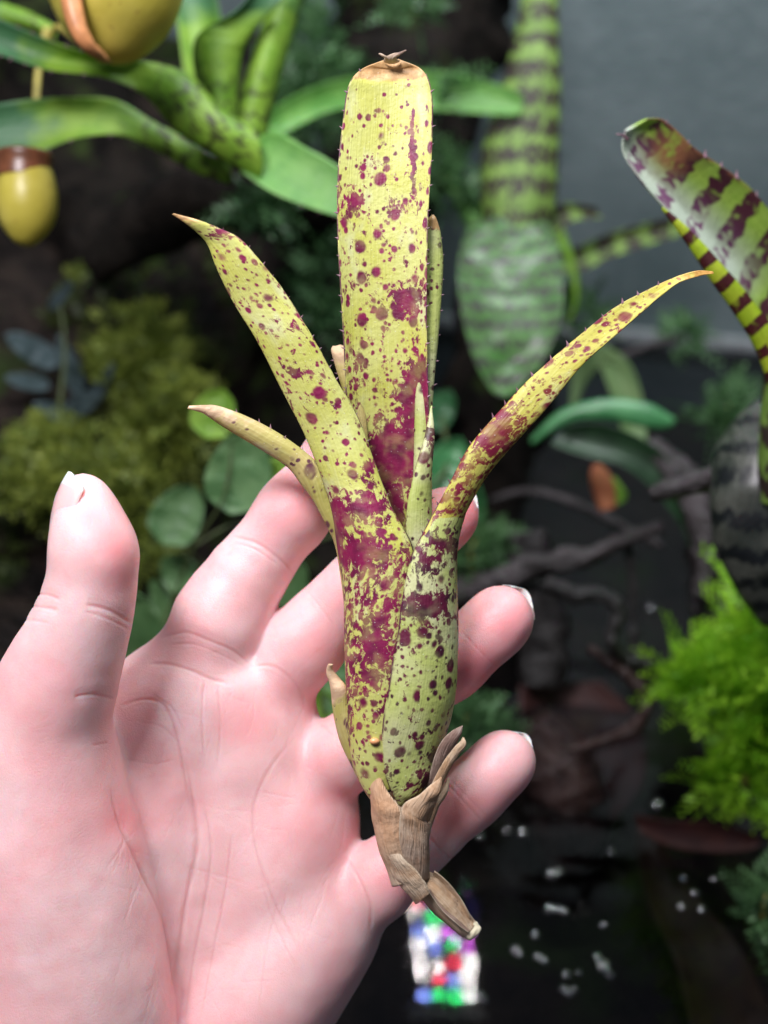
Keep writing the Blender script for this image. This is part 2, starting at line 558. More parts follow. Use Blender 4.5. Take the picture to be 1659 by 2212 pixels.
M_BROWNLEAF = green_material('brown_leaf', (.030, .014, .007), (.055, .026, .010), None, gloss=.4, transl=.2)
M_ORANGE = green_material('orange_leaf', (.38, .11, .05), (.42, .16, .07), None, gloss=.35, transl=.3)


def pitcher_material():
    g = G('pitcher')
    p = g.pos(); u, v, d, a = g.attr()
    c = g.mix(g.ss(g.noise(p, 55, 3), .35, .65), (.50, .43, .06), (.60, .52, .10))
    c = g.mix(g.M('MULTIPLY', g.ss(g.noise(p, 420, 2), .66, .74), .5), c, (.30, .16, .04))
    nb = g.bump(g.noise(p, 300, 3), .15, .001)
    return g.leafy(c, .38, nb, .2)


M_PITCHER = pitcher_material()
M_WING = flat('pitcher_wing', (.52, .22, .085), .45)
M_RIM = flat('pitcher_rim', (.13, .045, .018), .35)
M_VSTEM = flat('vine_stem', (.05, .07, .02), .5)
M_TENDRIL = flat('tendril', (.34, .29, .06), .5)


def bark_material(name, a, b, gloss=.55, scale=1.0, moss=0.0):
    g = G(name)
    p = g.pos()
    n1 = g.noise(p, 38 * scale, 6, .65, .4)
    c = g.mix(g.ss(n1, .36, .66), a, b)
    if moss:
        c = g.mix(g.M('MULTIPLY', g.ss(g.noise(p, 26, 4), .55, .68), moss), c, (.035, .06, .012))
    nb = g.bump(g.M('ADD', n1, g.M('MULTIPLY', g.noise(p, 190 * scale, 4), .4)), .9, .006)
    return g.done(g.bsdf(c, g.M('ADD', gloss, g.M('MULTIPLY', n1, .25)), nb, Specular_IOR_Level=.08 if gloss > .5 else .45))


M_BARK = bark_material('cork_bark', (.004, .0035, .003), (.014, .011, .009), .7, 1.4, .6)
M_WOOD = bark_material('wet_wood', (.012, .009, .009), (.050, .040, .043), .25, 1.8)
M_ROOT = bark_material('black_root', (.006, .005, .005), (.022, .018, .018), .25, 2.0)
M_REDWOOD = bark_material('red_wood', (.013, .003, .003), (.030, .009, .006), .4, 1.6)
M_BULB = green_material('striped_bulb', (.022, .028, .022), (.07, .075, .062), (.006, .008, .009), .9, .1, .28, .02, wet=.3)


def wall_material():
    g = G('slate_wall')
    p = g.pos()
    n1 = g.noise(p, 9, 5, .6); n2 = g.noise(p, 120, 3, .6)
    c = g.mix(g.ss(n1, .3, .7), (.078, .108, .113), (.118, .150, .155))
    c = g.mix(g.M('MULTIPLY', g.ss(n2, .50, .75), .55), c, (.15, .18, .185))
    nb = g.bump(g.M('ADD', n1, n2), .4, .004)
    return g.done(g.bsdf(c, .48, nb))


M_WALL = wall_material()
M_STRIP = flat('pale_strip', (.30, .32, .33), .4)


def ground_material():
    g = G('wet_soil')
    p = g.pos()
    n1 = g.noise(p, 30, 6, .65)
    c = g.mix(g.ss(n1, .35, .65), (.006, .005, .005), (.028, .020, .016))
    c = g.mix(g.M('MULTIPLY', g.ss(g.noise(p, 17, 4), .52, .66), .8), c, (.020, .040, .008))
    nb = g.bump(g.M('ADD', n1, g.noise(p, 160, 4)), .9, .008)
    return g.done(g.bsdf(c, .7, nb, Specular_IOR_Level=.08))


M_SOIL = ground_material()


def water_material():
    g = G('tank_water')
    p = g.pos()
    nz = g.noise(g.vec(p, (1, .6, 1)), 16, 2, .5)
    nb = g.bump(nz, .02, .01)
    fr = g.n('Fresnel'); fr.inputs[0].default_value = 1.36; g.set(fr.inputs['Normal'], nb)
    gl = g.n('BsdfGlossy'); gl.inputs['Roughness'].default_value = .03; g.set(gl.inputs['Normal'], nb)
    tr = g.n('BsdfTransparent'); tr.inputs[0].default_value = (.55, .56, .60, 1)
    mx = g.n('MixShader'); g.t.links.new(fr.outputs[0], mx.inputs[0])
    g.t.links.new(tr.outputs[0], mx.inputs[1]); g.t.links.new(gl.outputs[0], mx.inputs[2])
    return g.done(mx.outputs[0])


M_WATER = water_material()


def bubble_material(name, tint):
    g = G(name)
    fr = g.n('Fresnel'); fr.inputs[0].default_value = 3.2
    gl = g.n('BsdfGlossy'); gl.inputs['Roughness'].default_value = .12; gl.inputs[0].default_value = (*tint, 1)
    tr = g.n('BsdfTransparent'); tr.inputs[0].default_value = (.8, .82, .85, 1)
    mx = g.n('MixShader'); g.t.links.new(fr.outputs[0], mx.inputs[0])
    g.t.links.new(tr.outputs[0], mx.inputs[1]); g.t.links.new(gl.outputs[0], mx.inputs[2])
    return g.done(mx.outputs[0])


M_BUBBLE = bubble_material('bubble_film', (1, 1, 1))


def moss_material(name, a, b, transl=.3):
    g = G(name)
    p = g.pos(); u, v, d, al = g.attr()
    c = g.mix(u, a, b)
    return g.leafy(c, .55, None, transl)


M_MOSS = moss_material('moss', (.016, .034, .006), (.09, .13, .022))
M_MOSS_BRIGHT = moss_material('moss_bright', (.045, .085, .012), (.32, .38, .06))
M_FERN = moss_material('water_fern', (.16, .42, .015), (.42, .74, .04), .45)
M_FERN_COOL = moss_material('cool_fern', (.030, .085, .030), (.09, .20, .07), .3)

# ------------------------------------------------------------------ setting
wall_dir = np.array([1, -.22, 0]) / math.hypot(1, .22)
wall_n = np.array([-.22, -1, 0]) / math.hypot(1, .22)      # towards the camera
wall_p = np.array([.143, .893, 0])


def slab(name, c, ax, ay, az, mat, parent=None):
    V = [c + i * ax + j * ay + k * az for i in (-1, 1) for j in (-1, 1) for k in (-1, 1)]
    F = [(0, 1, 3, 2), (4, 6, 7, 5), (0, 4, 5, 1), (2, 3, 7, 6), (0, 2, 6, 4), (1, 5, 7, 3)]
    return obj(name, V, F, mat, parent, smooth=False)


wl = slab('back_wall', wall_p - wall_n * .011 + np.array([0, 0, .22]), wall_dir * .95, wall_n * .01, np.array([0, 0, .36]), M_WALL)
tag(wl, 'dark slate grey back wall of the planted tank', 'wall', kind='structure')
st = slab('wall_ledge', wall_p + wall_n * .004 + np.array([0, 0, .001]), wall_dir * .94, wall_n * .004, np.array([0, 0, .0045]), M_STRIP)
tag(st, 'pale grey ledge along the foot of the back wall', 'ledge', kind='structure')


def ground_h(x, y):
    p = np.stack([x * 14, y * 14, 0 * x], -1)
    n = vnoise(p, 3) - .5 + .5 * (vnoise(p * 2.6, 4) - .5)
    bank = sm(.0, -.15, x - .10 * (y - .5)) * (.075 + .42 * np.clip(y - .46, 0, .3)) * sm(.20, .40, y)
    return -.075 + bank * 1.0 + sm(.0, -.15, x - .10 * (y - .5)) * .075 * sm(.20, .40, y) + n * .03


gx = np.linspace(-.75, .75, 130); gy = np.linspace(-.15, 1.06, 110)
GX, GY = np.meshgrid(gx, gy)
GV = np.stack([GX, GY, ground_h(GX, GY)], -1).reshape(-1, 3)
go = obj('ground', GV, grid_faces(109, 129), M_SOIL)
tag(go, 'dark wet soil bank and tank floor', 'ground', kind='structure')
wv = [(-.75, -.15, 0), (.75, -.15, 0), (.75, .70, 0), (.75, wall_p[1] - .22 * .607, 0), (-.75, wall_p[1] + .22 * .893, 0)]
wo = obj('water', wv, [(0, 1, 2, 3, 4)], M_WATER, smooth=False)
tag(wo, 'dark still water in the tank', 'water', kind='structure')

# ------------------------------------------------------------------ wood behind
def wood(name, label, cat, mat, pts, D, group=None, **kw):
    V, F, uv, A = tube_geo(pts, D=D, **kw)
    base = V.min(axis=0) * .5 + V.max(axis=0) * .5
    base[2] = V[:, 2].min()
    o = obj(name, V - base, F, mat, uv=uv, attr=A)
    o.location = base
    return tag(o, label, cat, group)


wood('cork_log', 'thick black cork trunk leaning behind the tall spotted leaf', 'trunk', M_BARK,
     [(915, -130, 0, 200), (900, 100, 0, 190), (840, 330, -10, 150), (760, 560, -20, 140), (700, 800, -40, 150), (640, 1050, -60, 170), (600, 1300, -90, 190)], .74, n=80, seg=28, rough=.35, nscale=45, seed=5)
wood('cork_log', 'mossy black trunk beneath the hanging yellow pitchers', 'trunk', M_BARK,
     [(-60, -150, 0, 210), (60, 120, 0, 200), (200, 420, 0, 165), (260, 650, -10, 170), (240, 900, -30, 210), (200, 1150, -60, 260)], .70, n=70, seg=28, rough=.4, nscale=45, seed=8)
wood('cork_limb', 'dark limb holding the green bromeliad', 'limb', M_BARK,
     [(180, 560, 0, 70), (330, 480, 0, 75), (470, 420, -20, 80), (600, 430, 20, 80), (760, 470, 40, 90)], .60, n=40, seg=20, rough=.4, nscale=60, seed=9)

# ------------------------------------------------------------------ the hand
def surface_nets(Fd, o, h):
    nx, ny, nz = Fd.shape
    s = Fd < 0
    c = np.zeros((nx - 1, ny - 1, nz - 1), np.uint8)
    for a in (0, 1):
        for b in (0, 1):
            for d in (0, 1):
                c += s[a:nx - 1 + a, b:ny - 1 + b, d:nz - 1 + d]
    act = np.argwhere((c > 0) & (c < 8))
    idx = -np.ones(c.shape, np.int64)
    idx[tuple(act.T)] = np.arange(len(act))
    acc = np.zeros((len(act), 3)); cnt = np.zeros(len(act))
    cor = [(a, b, d) for a in (0, 1) for b in (0, 1) for d in (0, 1)]
    for p in cor:
        for ax in range(3):
            if p[ax] == 1: continue
            q = list(p); q[ax] = 1
            v0 = Fd[tuple((act + p).T)]; v1 = Fd[tuple((act + q).T)]
            m = (v0 < 0) != (v1 < 0)
            t = np.where(m, v0 / np.where(m, v0 - v1, 1), 0)
            pos = np.array(p, float)[None, :].repeat(len(act), 0); pos[:, ax] += t
            acc[m] += pos[m]; cnt[m] += 1
    V = o + h * (act + acc / cnt[:, None])
    F = []
    for ax in range(3):
        b, d = [(1, 2), (2, 0), (0, 1)][ax]
        sl0 = [slice(None)] * 3; sl1 = [slice(None)] * 3
        sl0[ax] = slice(0, -1); sl1[ax] = slice(1, None)
        e = np.argwhere(s[tuple(sl0)] != s[tuple(sl1)])
        e = e[(e[:, b] > 0) & (e[:, d] > 0) & (e[:, b] < Fd.shape[b] - 1) & (e[:, d] < Fd.shape[d] - 1)]
        fl = s[tuple(e.T)]
        def ci(db, dd):
            k = e.copy(); k[:, b] -= db; k[:, d] -= dd
            return idx[tuple(k.T)]
        q = np.stack([ci(1, 1), ci(0, 1), ci(0, 0), ci(1, 0)], 1)
        q[~fl] = q[~fl][:, ::-1]
        F.append(q)
    return V, np.concatenate(F)


def cs(p):
    """photo position + dz (mm) + radius px -> camera-space mm (x right, y up, z depth) and radius mm"""
    d = 300 + p[2]
    return np.array([(p[0] - 829.5) * K * d, (1106 - p[1]) * K * d, d]), p[3] * K * d


HV = .6
lo = np.array([-125., -190., 270.]); hi = np.array([45., 22., 372.])
dims = np.ceil((hi - lo) / HV).astype(int)
field = np.full(dims, 12.0, np.float32)


def carve(fld, a, b, ra, rb, k, flat_=1.0):
    """smooth-union a tapered capsule into the field"""
    m = max(ra, rb) / min(1, flat_) + k + 3
    i0 = np.maximum(np.floor((np.minimum(a, b) - m - lo) / HV).astype(int), 0)
    i1 = np.minimum(np.ceil((np.maximum(a, b) + m - lo) / HV).astype(int), dims)
    if (i1 <= i0).any(): return
    ax = [lo[i] + HV * np.arange(i0[i], i1[i]) for i in range(3)]
    X, Y, Z = [x.astype(np.float32) for x in np.meshgrid(*ax, indexing='ij')]
    ba = b - a; L2 = max(ba @ ba, 1e-6)
    t = np.clip(((X - a[0]) * ba[0] + (Y - a[1]) * ba[1] + (Z - a[2]) * ba[2]) / L2, 0, 1)
    ts = t
    dz = (Z - a[2] - ba[2] * t) / flat_
    d = np.sqrt((X - a[0] - ba[0] * t) ** 2 + (Y - a[1] - ba[1] * t) ** 2 + dz ** 2) - (ra + (rb - ra) * ts)
    sl = tuple(slice(i0[i], i1[i]) for i in range(3))
    cur = fld[sl]
    if k > 0:
        h = np.clip(.5 + .5 * (cur - d) / k, 0, 1)
        fld[sl] = cur * (1 - h) + d * h - k * h * (1 - h)
    else:
        fld[sl] = np.minimum(cur, d)


def chain(fld, pts, k, flat_=1.0, n=None):
    P = np.array(pts, float)
    P = catmull(P, n or (len(P) * 3 - 2))
    for p, q in zip(P[:-1], P[1:]):
        a, ra = cs(p); b, rb = cs(q)
        carve(fld, a, b, ra, rb, k, flat_)


FING = {
    'index': [(425, 1445, 25, 98), (505, 1285, 23, 93), (590, 1168, 22, 77), (640, 1100, 21, 74), (690, 1030, 21, 66), (745, 955, 23, 58)],
    'middle': [(585, 1488, 26, 84), (700, 1338, 22, 79), (800, 1252, 19, 71), (895, 1175, 18, 68), (972, 1113, 19, 58)],
    'ring': [(672, 1684, 26, 82), (775, 1602, 20, 75), (880, 1512, 18, 70), (985, 1421, 17, 70), (1045, 1370, 17, 68), (1086, 1330, 18, 60)],
    'pinky': [(760, 1955, 23, 78), (850, 1872, 20, 72), (950, 1785, 18, 65), (1030, 1705, 17, 64), (1070, 1664, 17, 61), (1094, 1638, 18, 54)],
    'thumb': [(178, 1080, -12, 56), (190, 1125, -13, 77), (198, 1190, -14, 90), (193, 1280, -13, 97), (160, 1390, -10, 112), (105, 1530, -5, 132), (85, 1640, 0, 150)],
}
fl = {}
for nme, pts in FING.items():
    f2 = np.full(dims, 12.0, np.float32)
    chain(f2, pts, 1.2)
    if nme != 'thumb':                      # soft pads between the joints on the palm side
        P = np.array(pts, float)
        for (i, t, s, r) in ((0, .62, -1.6, .90), (len(P) // 2 - 1, .9, -1.2, .90), (len(P) - 2, .75, -1.2, .90)):
            q = P[i] * (1 - t) + P[i + 1] * t
            q = q + np.array([0, 0, s, 0]); q[3] *= r
            a, ra = cs(q); carve(f2, a, a + np.array([.1, .1, 0]), ra, ra, 6)
    else:
        for q in ((205, 1190, -16, 82),):
            a, ra = cs(q); carve(f2, a, a + .1, ra, ra, 4)
    fl[nme] = f2
# palm
palm = np.full(dims, 12.0, np.float32)
for pts in ([(425, 1445, 25, 98), (400, 1640, 27, 108), (385, 1900, 33, 125), (340, 2300, 42, 150), (260, 2640, 46, 170)],
            [(580, 1500, 27, 84), (540, 1700, 29, 108), (490, 2000, 33, 120), (400, 2300, 42, 135), (330, 2640, 46, 170)],
            [(655, 1700, 27, 84), (630, 1850, 28, 108), (555, 2100, 30, 112), (450, 2350, 40, 130), (350, 2640, 46, 150)],
            [(725, 1960, 25, 80), (670, 2040, 27, 92), (575, 2180, 28, 98), (470, 2400, 36, 115), (390, 2640, 44, 130)]):
    chain(palm, pts, 10)
chain(palm, [(695, 1985, 23, 78), (625, 2080, 22, 100), (530, 2230, 22, 108), (450, 2420, 30, 115)], 8)           # outer edge of the palm
for q in ((470, 1535, 24, 84), (565, 1630, 25, 80), (635, 1770, 24, 82), (600, 1890, 26, 100), (520, 1780, 28, 96)):
    a, ra = cs(q); carve(palm, a, a + .1, ra, ra, 10)
chain(palm, [(215, 1660, 16, 74), (300, 1560, 24, 86), (390, 1500, 27, 90)], 9)                                   # web of the thumb
chain(palm, [(240, 1720, 17, 78), (320, 1850, 23, 84), (365, 2050, 30, 90)], 10)
then = np.full(dims, 12.0, np.float32)
chain(then, [(85, 1640, 0, 150), (95, 1760, 3, 172), (112, 1900, 6, 196), (125, 2060, 10, 224), (115, 2260, 16, 262), (120, 2600, 30, 270)], 5)


def smin(a, b, k):
    h = np.clip(.5 + .5 * (b - a) / k, 0, 1)
    return b * (1 - h) + a * h - k * h * (1 - h)


hand = smin(then, fl['thumb'], 5)
fing = fl['index']
for nme in ('middle', 'ring', 'pinky'):
    fing = smin(fing, fl[nme], 1.2)
palm = smin(palm, fing, 2.6)
hand = smin(hand, palm, 2.2)
HVt, HF = surface_nets(hand, lo, HV)
del fl, palm, then, hand, fing, field

# relax
E = np.concatenate([HF[:, [0, 1]], HF[:, [1, 2]], HF[:, [2, 3]], HF[:, [3, 0]]])


def relax(V, it, lam):
    deg = np.bincount(E.ravel(), minlength=len(V)).astype(float)
    for _ in range(it):
        acc = np.zeros_like(V)
        for c in range(3):
            acc[:, c] = np.bincount(E[:, 0], V[E[:, 1], c], len(V)) + np.bincount(E[:, 1], V[E[:, 0], c], len(V))
        V = V + lam * (acc / deg[:, None] - V)
    return V


HVt = relax(HVt, 8, .55)


def vnormals(V, F):
    n = np.cross(V[F[:, 2]] - V[F[:, 0]], V[F[:, 3]] - V[F[:, 1]])
    N = np.zeros_like(V)
    for c in range(4):
        for k in range(3): N[:, k] += np.bincount(F[:, c], n[:, k], len(V))
    return N / (np.linalg.norm(N, axis=1)[:, None] + 1e-9)


def split_quads(V, F):
    e = np.sort(np.concatenate([F[:, [0, 1]], F[:, [1, 2]], F[:, [2, 3]], F[:, [3, 0]]]), axis=1)
    key, inv = np.unique(e[:, 0] * np.int64(len(V)) + e[:, 1], return_inverse=True)
    a = key // len(V); b = key % len(V)
    m = len(F); nV = len(V); nE = len(key)
    inv = inv.reshape(4, m)
    NV = np.concatenate([V, (V[a] + V[b]) / 2, V[F].mean(axis=1)])
    c = nV + nE + np.arange(m)
    i = nV + inv
    NF = np.concatenate([np.stack([F[:, k], i[k], c, i[(k + 3) % 4]], 1) for k in range(4)])
    return NV, NF


HVt, HF = split_quads(HVt, HF)
E = np.concatenate([HF[:, [0, 1]], HF[:, [1, 2]], HF[:, [2, 3]], HF[:, [3, 0]]])
HVt = relax(HVt, 4, .5)
HN = vnormals(HVt, HF)
if (HN[:, 2] * (HVt[:, 2] - HVt[:, 2].mean())).sum() < 0:
    HF = HF[:, ::-1]; HN = -HN
hpx = HVt[:, 0] / (K * HVt[:, 2]) + 829.5
hpy = 1106 - HVt[:, 1] / (K * HVt[:, 2])
facing = sm(.15, -.25, HN[:, 2])        # palm side


def poly_dist(px, py, line):
    best = np.full(len(px), 1e9)
    L = np.array(line, float)
    L = catmull(L, max(8, len(L) * 5))
    tpar = np.zeros(len(px))
    for i, (a, b) in enumerate(zip(L[:-1], L[1:])):
        ba = b - a
        t = np.clip(((px - a[0]) * ba[0] + (py - a[1]) * ba[1]) / (ba @ ba + 1e-9), 0, 1)
        d = np.hypot(px - a[0] - ba[0] * t, py - a[1] - ba[1] * t)
        m = d < best
        best[m] = d[m]; tpar[m] = (i + t[m]) / (len(L) - 1)
    return best, tpar


creases = [  # points, depth mm, half-width px
    ([(236, 1700), (262, 1790), (300, 1870), (345, 1960), (370, 2060), (386, 2230)], .9, 9),
    ([(400, 1640), (418, 1740), (425, 1830), (408, 1920), (395, 1990), (384, 2090), (370, 2220)], .75, 13),
    ([(440, 1740), (455, 1840), (440, 1960), (415, 2090), (395, 2240)], .45, 9),
    ([(318, 1434), (360, 1434), (405, 1446), (455, 1466), (500, 1478)], .5, 8),
    ([(348, 1378), (400, 1366), (450, 1384), (505, 1408), (540, 1436)], .55, 8),
    ([(365, 1392), (420, 1392), (480, 1416), (525, 1440)], .35, 6),
    ([(262, 1526), (300, 1512), (345, 1516), (368, 1548), (384, 1600), (396, 1660), (412, 1750)], .6, 8),
    ([(300, 1560), (350, 1570), (390, 1610)], .3, 6),
    ([(640, 1590), (590, 1650), (556, 1715), (545, 1780), (556, 1850), (584, 1930), (612, 1990), (650, 2060)], .40, 10),
    ([(470, 1480), (476, 1560), (470, 1650)], .35, 6),
    ([(442, 1470), (436, 1540), (440, 1630)], .4, 6),
    ([(600, 1950), (575, 2050), (560, 2180)], .25, 6),
    ([(500, 1800), (485, 1930), (455, 2080), (430, 2210)], .4, 7),
    ([(330, 1500), (372, 1530), (398, 1580)], .4, 6),
    ([(270, 1640), (330, 1650), (380, 1640)], .25, 6),
    ([(500, 1157), (550, 1171), (598, 1203), (640, 1245)], .55, 7),
    ([(505, 1172), (550, 1186), (600, 1220)], .35, 5),
    ([(540, 1440), (590, 1440), (640, 1480), (660, 1530)], .4, 8),
    ([(748, 1850), (775, 1900), (800, 1960), (800, 2010)], .5, 8),
    ([(186, 1306), (234, 1318), (284, 1346)], .55, 8),
    ([(180, 1320), (230, 1336), (282, 1362)], .3, 6),
    ([(70, 1282), (100, 1284), (130, 1296)], .5, 6),
    ([(62, 1308), (95, 1312), (125, 1318)], .5, 6),
    ([(40, 1338), (70, 1340), (105, 1346)], .3, 6),
    ([(160, 1506), (200, 1500), (245, 1510)], .45, 7),
    ([(200, 1610), (230, 1606)], .3, 7),
    ([(960, 1688), (1000, 1730), (1042, 1776)], .4, 6),
    ([(970, 1682), (1012, 1724), (1052, 1764)], .25, 4),
    ([(925, 1806), (952, 1836), (975, 1856)], .4, 6),
    ([(1000, 1368), (1040, 1410), (1070, 1440)], .3, 6),
    ([(640, 1250), (690, 1310), (720, 1350)], .2, 6),
    ([(560, 1880), (590, 1990), (640, 2090)], .25, 7),
    ([(690, 1560), (720, 1590)], .3, 6),
]
disp = np.zeros(len(hpx)); crz = np.zeros(len(hpx))
for line, dep, wpx in creases:
    la = np.array(line, float); wpx = wpx * .40; dep = dep * .34
    sel = np.flatnonzero((hpx > la[:, 0].min() - 50) & (hpx < la[:, 0].max() + 50) & (hpy > la[:, 1].min() - 50) & (hpy < la[:, 1].max() + 50) & (facing > 0))
    d, t = poly_dist(hpx[sel], hpy[sel], line)
    wob = 1 + .7 * (vnoise(np.stack([hpx[sel] / 20, hpy[sel] / 20, 0 * hpx[sel]], -1), 11) - .5)
    fade = np.clip(np.minimum(t, 1 - t) * 6 + .15, 0, 1)
    gsh = np.exp(-(d / (wpx * wob)) ** 2) * fade
    side = np.exp(-((d - 2.1 * wpx) / (wpx * 1.2)) ** 2) * fade * .22
    val = np.exp(-(d / (wpx * 4.5)) ** 2) * fade * (1.1 if dep > .15 else .4)
    disp[sel] -= (gsh * .8 - side + val) * dep * facing[sel]
    crz[sel] = np.maximum(crz[sel], gsh * min(1, dep * 3.0) * facing[sel])
# fine short lines that cross the palm
for k in range(120):
    x0 = rng.uniform(250, 740); y0 = rng.uniform(1420, 2200)
    ang = rng.normal(rad(105), rad(22)) if rng.random() < .7 else rng.normal(rad(20), rad(25))
    ln_ = rng.uniform(60, 170)
    c_, s_ = math.cos(ang) * ln_ / 2, math.sin(ang) * ln_ / 2
    j = rng.normal(0, 8, 2)
    sel = (np.abs(hpx - x0) < 90) & (np.abs(hpy - y0) < 90) & (facing > 0)
    if sel.sum() < 20: continue
    d, t = poly_dist(hpx[sel], hpy[sel], [(x0 - c_, y0 - s_), (x0 + j[0], y0 + j[1]), (x0 + c_, y0 + s_)])
    g_ = np.exp(-(d / 2.3) ** 2) * np.clip(np.minimum(t, 1 - t) * 5, 0, 1)
    disp[sel] -= g_ * rng.uniform(.02, .06) * facing[sel]
lump = np.stack([HVt[:, 0] / 11, HVt[:, 1] / 11, HVt[:, 2] / 11], -1)
disp += (vnoise(lump, 21) - .5) * .7 + (vnoise(lump * 2.6, 22) - .5) * .18
HVt = HVt + HN * disp[:, None]
# redness: joints, tips, web fold; light glow and shade painted on finger flanks
red = np.zeros(len(hpx))
for x, y, r, a in ((1090, 1330, 120, .75), (1010, 1440, 90, .95), (1085, 1640, 100, .45), (990, 1740, 90, .30), (980, 1110, 100, 1.0), (830, 1850, 90, .4), (660, 1060, 110, .45), (500, 1260, 110, .25), (700, 1400, 100, .5), (215, 1140, 70, .45), (270, 1250, 60, .7), (640, 1490, 70, .45), (700, 1440, 60, .4), (745, 1290, 60, .5), (690, 1640, 60, .45), (720, 1700, 50, .4),
                   (262, 1775, 55, .55), (285, 1840, 35, .5), (262, 1200, 45, .65), (265, 1120, 40, .35), (555, 1180, 60, .35), (430, 1400, 70, .25), (1000, 1440, 60, .6), (1020, 1400, 50, .3), (860, 1900, 60, .6), (790, 1900, 60, .25),
                   (620, 1800, 90, .25), (560, 1560, 60, .25), (740, 1850, 40, .3), (660, 1060, 60, .4), (470, 1250, 60, .2), (180, 1480, 60, .25)):
    red = np.maximum(red, a * np.exp(-((hpx - x) ** 2 + (hpy - y) ** 2) / (r * r)))
red = red * (0.7 + .6 * vnoise(lump * 1.4, 31)) + .30 * sm(.38, .75, vnoise(lump * .9, 33))
crz = np.clip(crz, 0, 1)
wpos = CAM + (HVt[:, :1] * RGT + HVt[:, 1:2] * UPV + HVt[:, 2:3] * FWD) / 1000
hbase = W(300, 2400, .34)
hand_o = obj('hand', wpos - hbase, HF, M_SKIN, attr=np.stack([red, crz, 0 * red, 0 * red + 1], 1))
hand_o.location = hbase
tag(hand_o, 'bare open left hand, palm up, cradling the spotted bromeliad pup across its fingers', 'hand')


def nail(p, axis, normal, width, length, curve, bend=.12):
    """p: photo point + dz of the nail's middle; axis / normal in camera space (right, up, depth)"""
    c, _ = cs((*p, 1)); ax = np.array(axis, float); ax /= np.linalg.norm(ax)
    nr = np.array(normal, float); nr -= ax * (nr @ ax); nr /= np.linalg.norm(nr)
    sd = np.cross(ax, nr)
    nu, nv = 12, 14
    V = []; A = []
    for layer in (0, 1):
        for j in range(nv + 1):
            v = j / nv
            w = width / 2 * (1 - .55 * max(0, (v - .80) / .2) ** 2.2) * (1 - .35 * max(0, (.2 - v) / .2) ** 2)
            for i in range(nu + 1):
                u = i / nu * 2 - 1
                a = u * curve
                q = c + ax * ((v - .5) * length - .10 * length * u * u * (v > .5) * (v - .5) * 2) + sd * w * math.sin(a) / math.sin(curve) \
                    + nr * (w * (math.cos(a) - 1) / math.sin(curve) - bend * length * (v - .45) ** 2 - layer * .45)
                V.append(CAM + (q[0] * RGT + q[1] * UPV + q[2] * FWD) / 1000); A.append((u * .5 + .5, v, 0, 1))
    N = (nv + 1) * (nu + 1)
    F = grid_faces(nv, nu) + grid_faces(nv, nu, N, True)
    for j in range(nv):
        a = j * (nu + 1); b = a + nu + 1
        F += [(a, b, b + N, a + N), (a + nu, a + nu + N, b + nu + N, b + nu)]
    for i in range(nu):
        a = nv * (nu + 1) + i
        F += [(i, i + N, i + 1 + N, i + 1), (a, a + 1, a + 1 + N, a + N)]
    return obj('fingernail', V, F, M_NAIL, hand_o, attr=A)


nail((117, 1096, -17.0), (.18, 1, .10), (-.82, .14, -.54), 11.5, 17, .9, .30)
nail((1097, 1315, 24.0), (.72, .66, -.16), (.10, .12, 1), 12, 13.5, 1.15)
nail((1104, 1622, 23.2), (.70, .70, -.16), (.10, .12, 1), 10.5, 12, 1.15)
nail((983, 1100, 25.0), (.76, .62, -.16), (.15, .1, 1), 11, 13, 1.15)
nail((760, 935, 29.5), (.62, .76, -.1), (.1, .1, 1), 10, 12, 1.0)

# ------------------------------------------------------------------ the spotted pup
pup = thing('bromeliad_pup', 'yellow-green bromeliad pup blotched with magenta, lying across the open hand', 'plant', W(1015, 2010, .300))


def dens_fn(prof, spots=(), dry=None, base=0.0):
    def fn(u, v, px, py):
        d = np.interp(v, [p[0] for p in prof], [p[1] for p in prof]) + base
        for x, y, rx, ry, a in spots:
            d = d + a * np.exp(-((px - x) / rx) ** 2 - ((py - y) / ry) ** 2)
        dr = np.zeros_like(v)
        if dry: dr = np.interp(v, [p[0] for p in dry], [p[1] for p in dry])
        return np.clip(d, 0, 1.5), dr
    return fn


TEETH = (4.6, .72)
# leaf behind the tall one, edge showing
leaf('leaf', pup, M_PUP_SHEATH, [(880, 1400, 4), (888, 1200, 4), (896, 903, 5), (898, 703, 5), (900, 578, 5), (908, 514, 5), (920, 484, 5), (932, 466, 5)],
     [(935, 1400, 4), (934, 1200, 4), (933, 903, 5), (949, 703, 5), (957, 578, 5), (953, 514, 5), (946, 484, 5), (937, 465, 5)], bulge=1.5, theta=60,
     attr_fn=dens_fn([(0, .4), (1, .42)], dry=[(0, 0), (.93, 0), (.97, .6), (1, 1)]), teeth=(*TEETH, .3, .97, (1,)), spine_mat=M_SPINE, seed=4)
# small withered tip
leaf('leaf', pup, M_PUP_OLD, [(770, 1000, 6), (752, 900, 6), (742, 850, 6), (727, 800, 6), (716, 760, 6), (719, 749, 6)], [(800, 1000, 6), (790, 900, 6), (780, 850, 6), (770, 800, 6), (752, 757, 6), (738, 747, 6)],
     bulge=1, attr_fn=dens_fn([(0, .35), (1, .4)], dry=[(0, .1), (.7, .3), (.9, .6), (1, .8)]), seed=5, nv=30, teeth=(4, .8, .5, 1, (-1,)), spine_mat=M_SPINE)
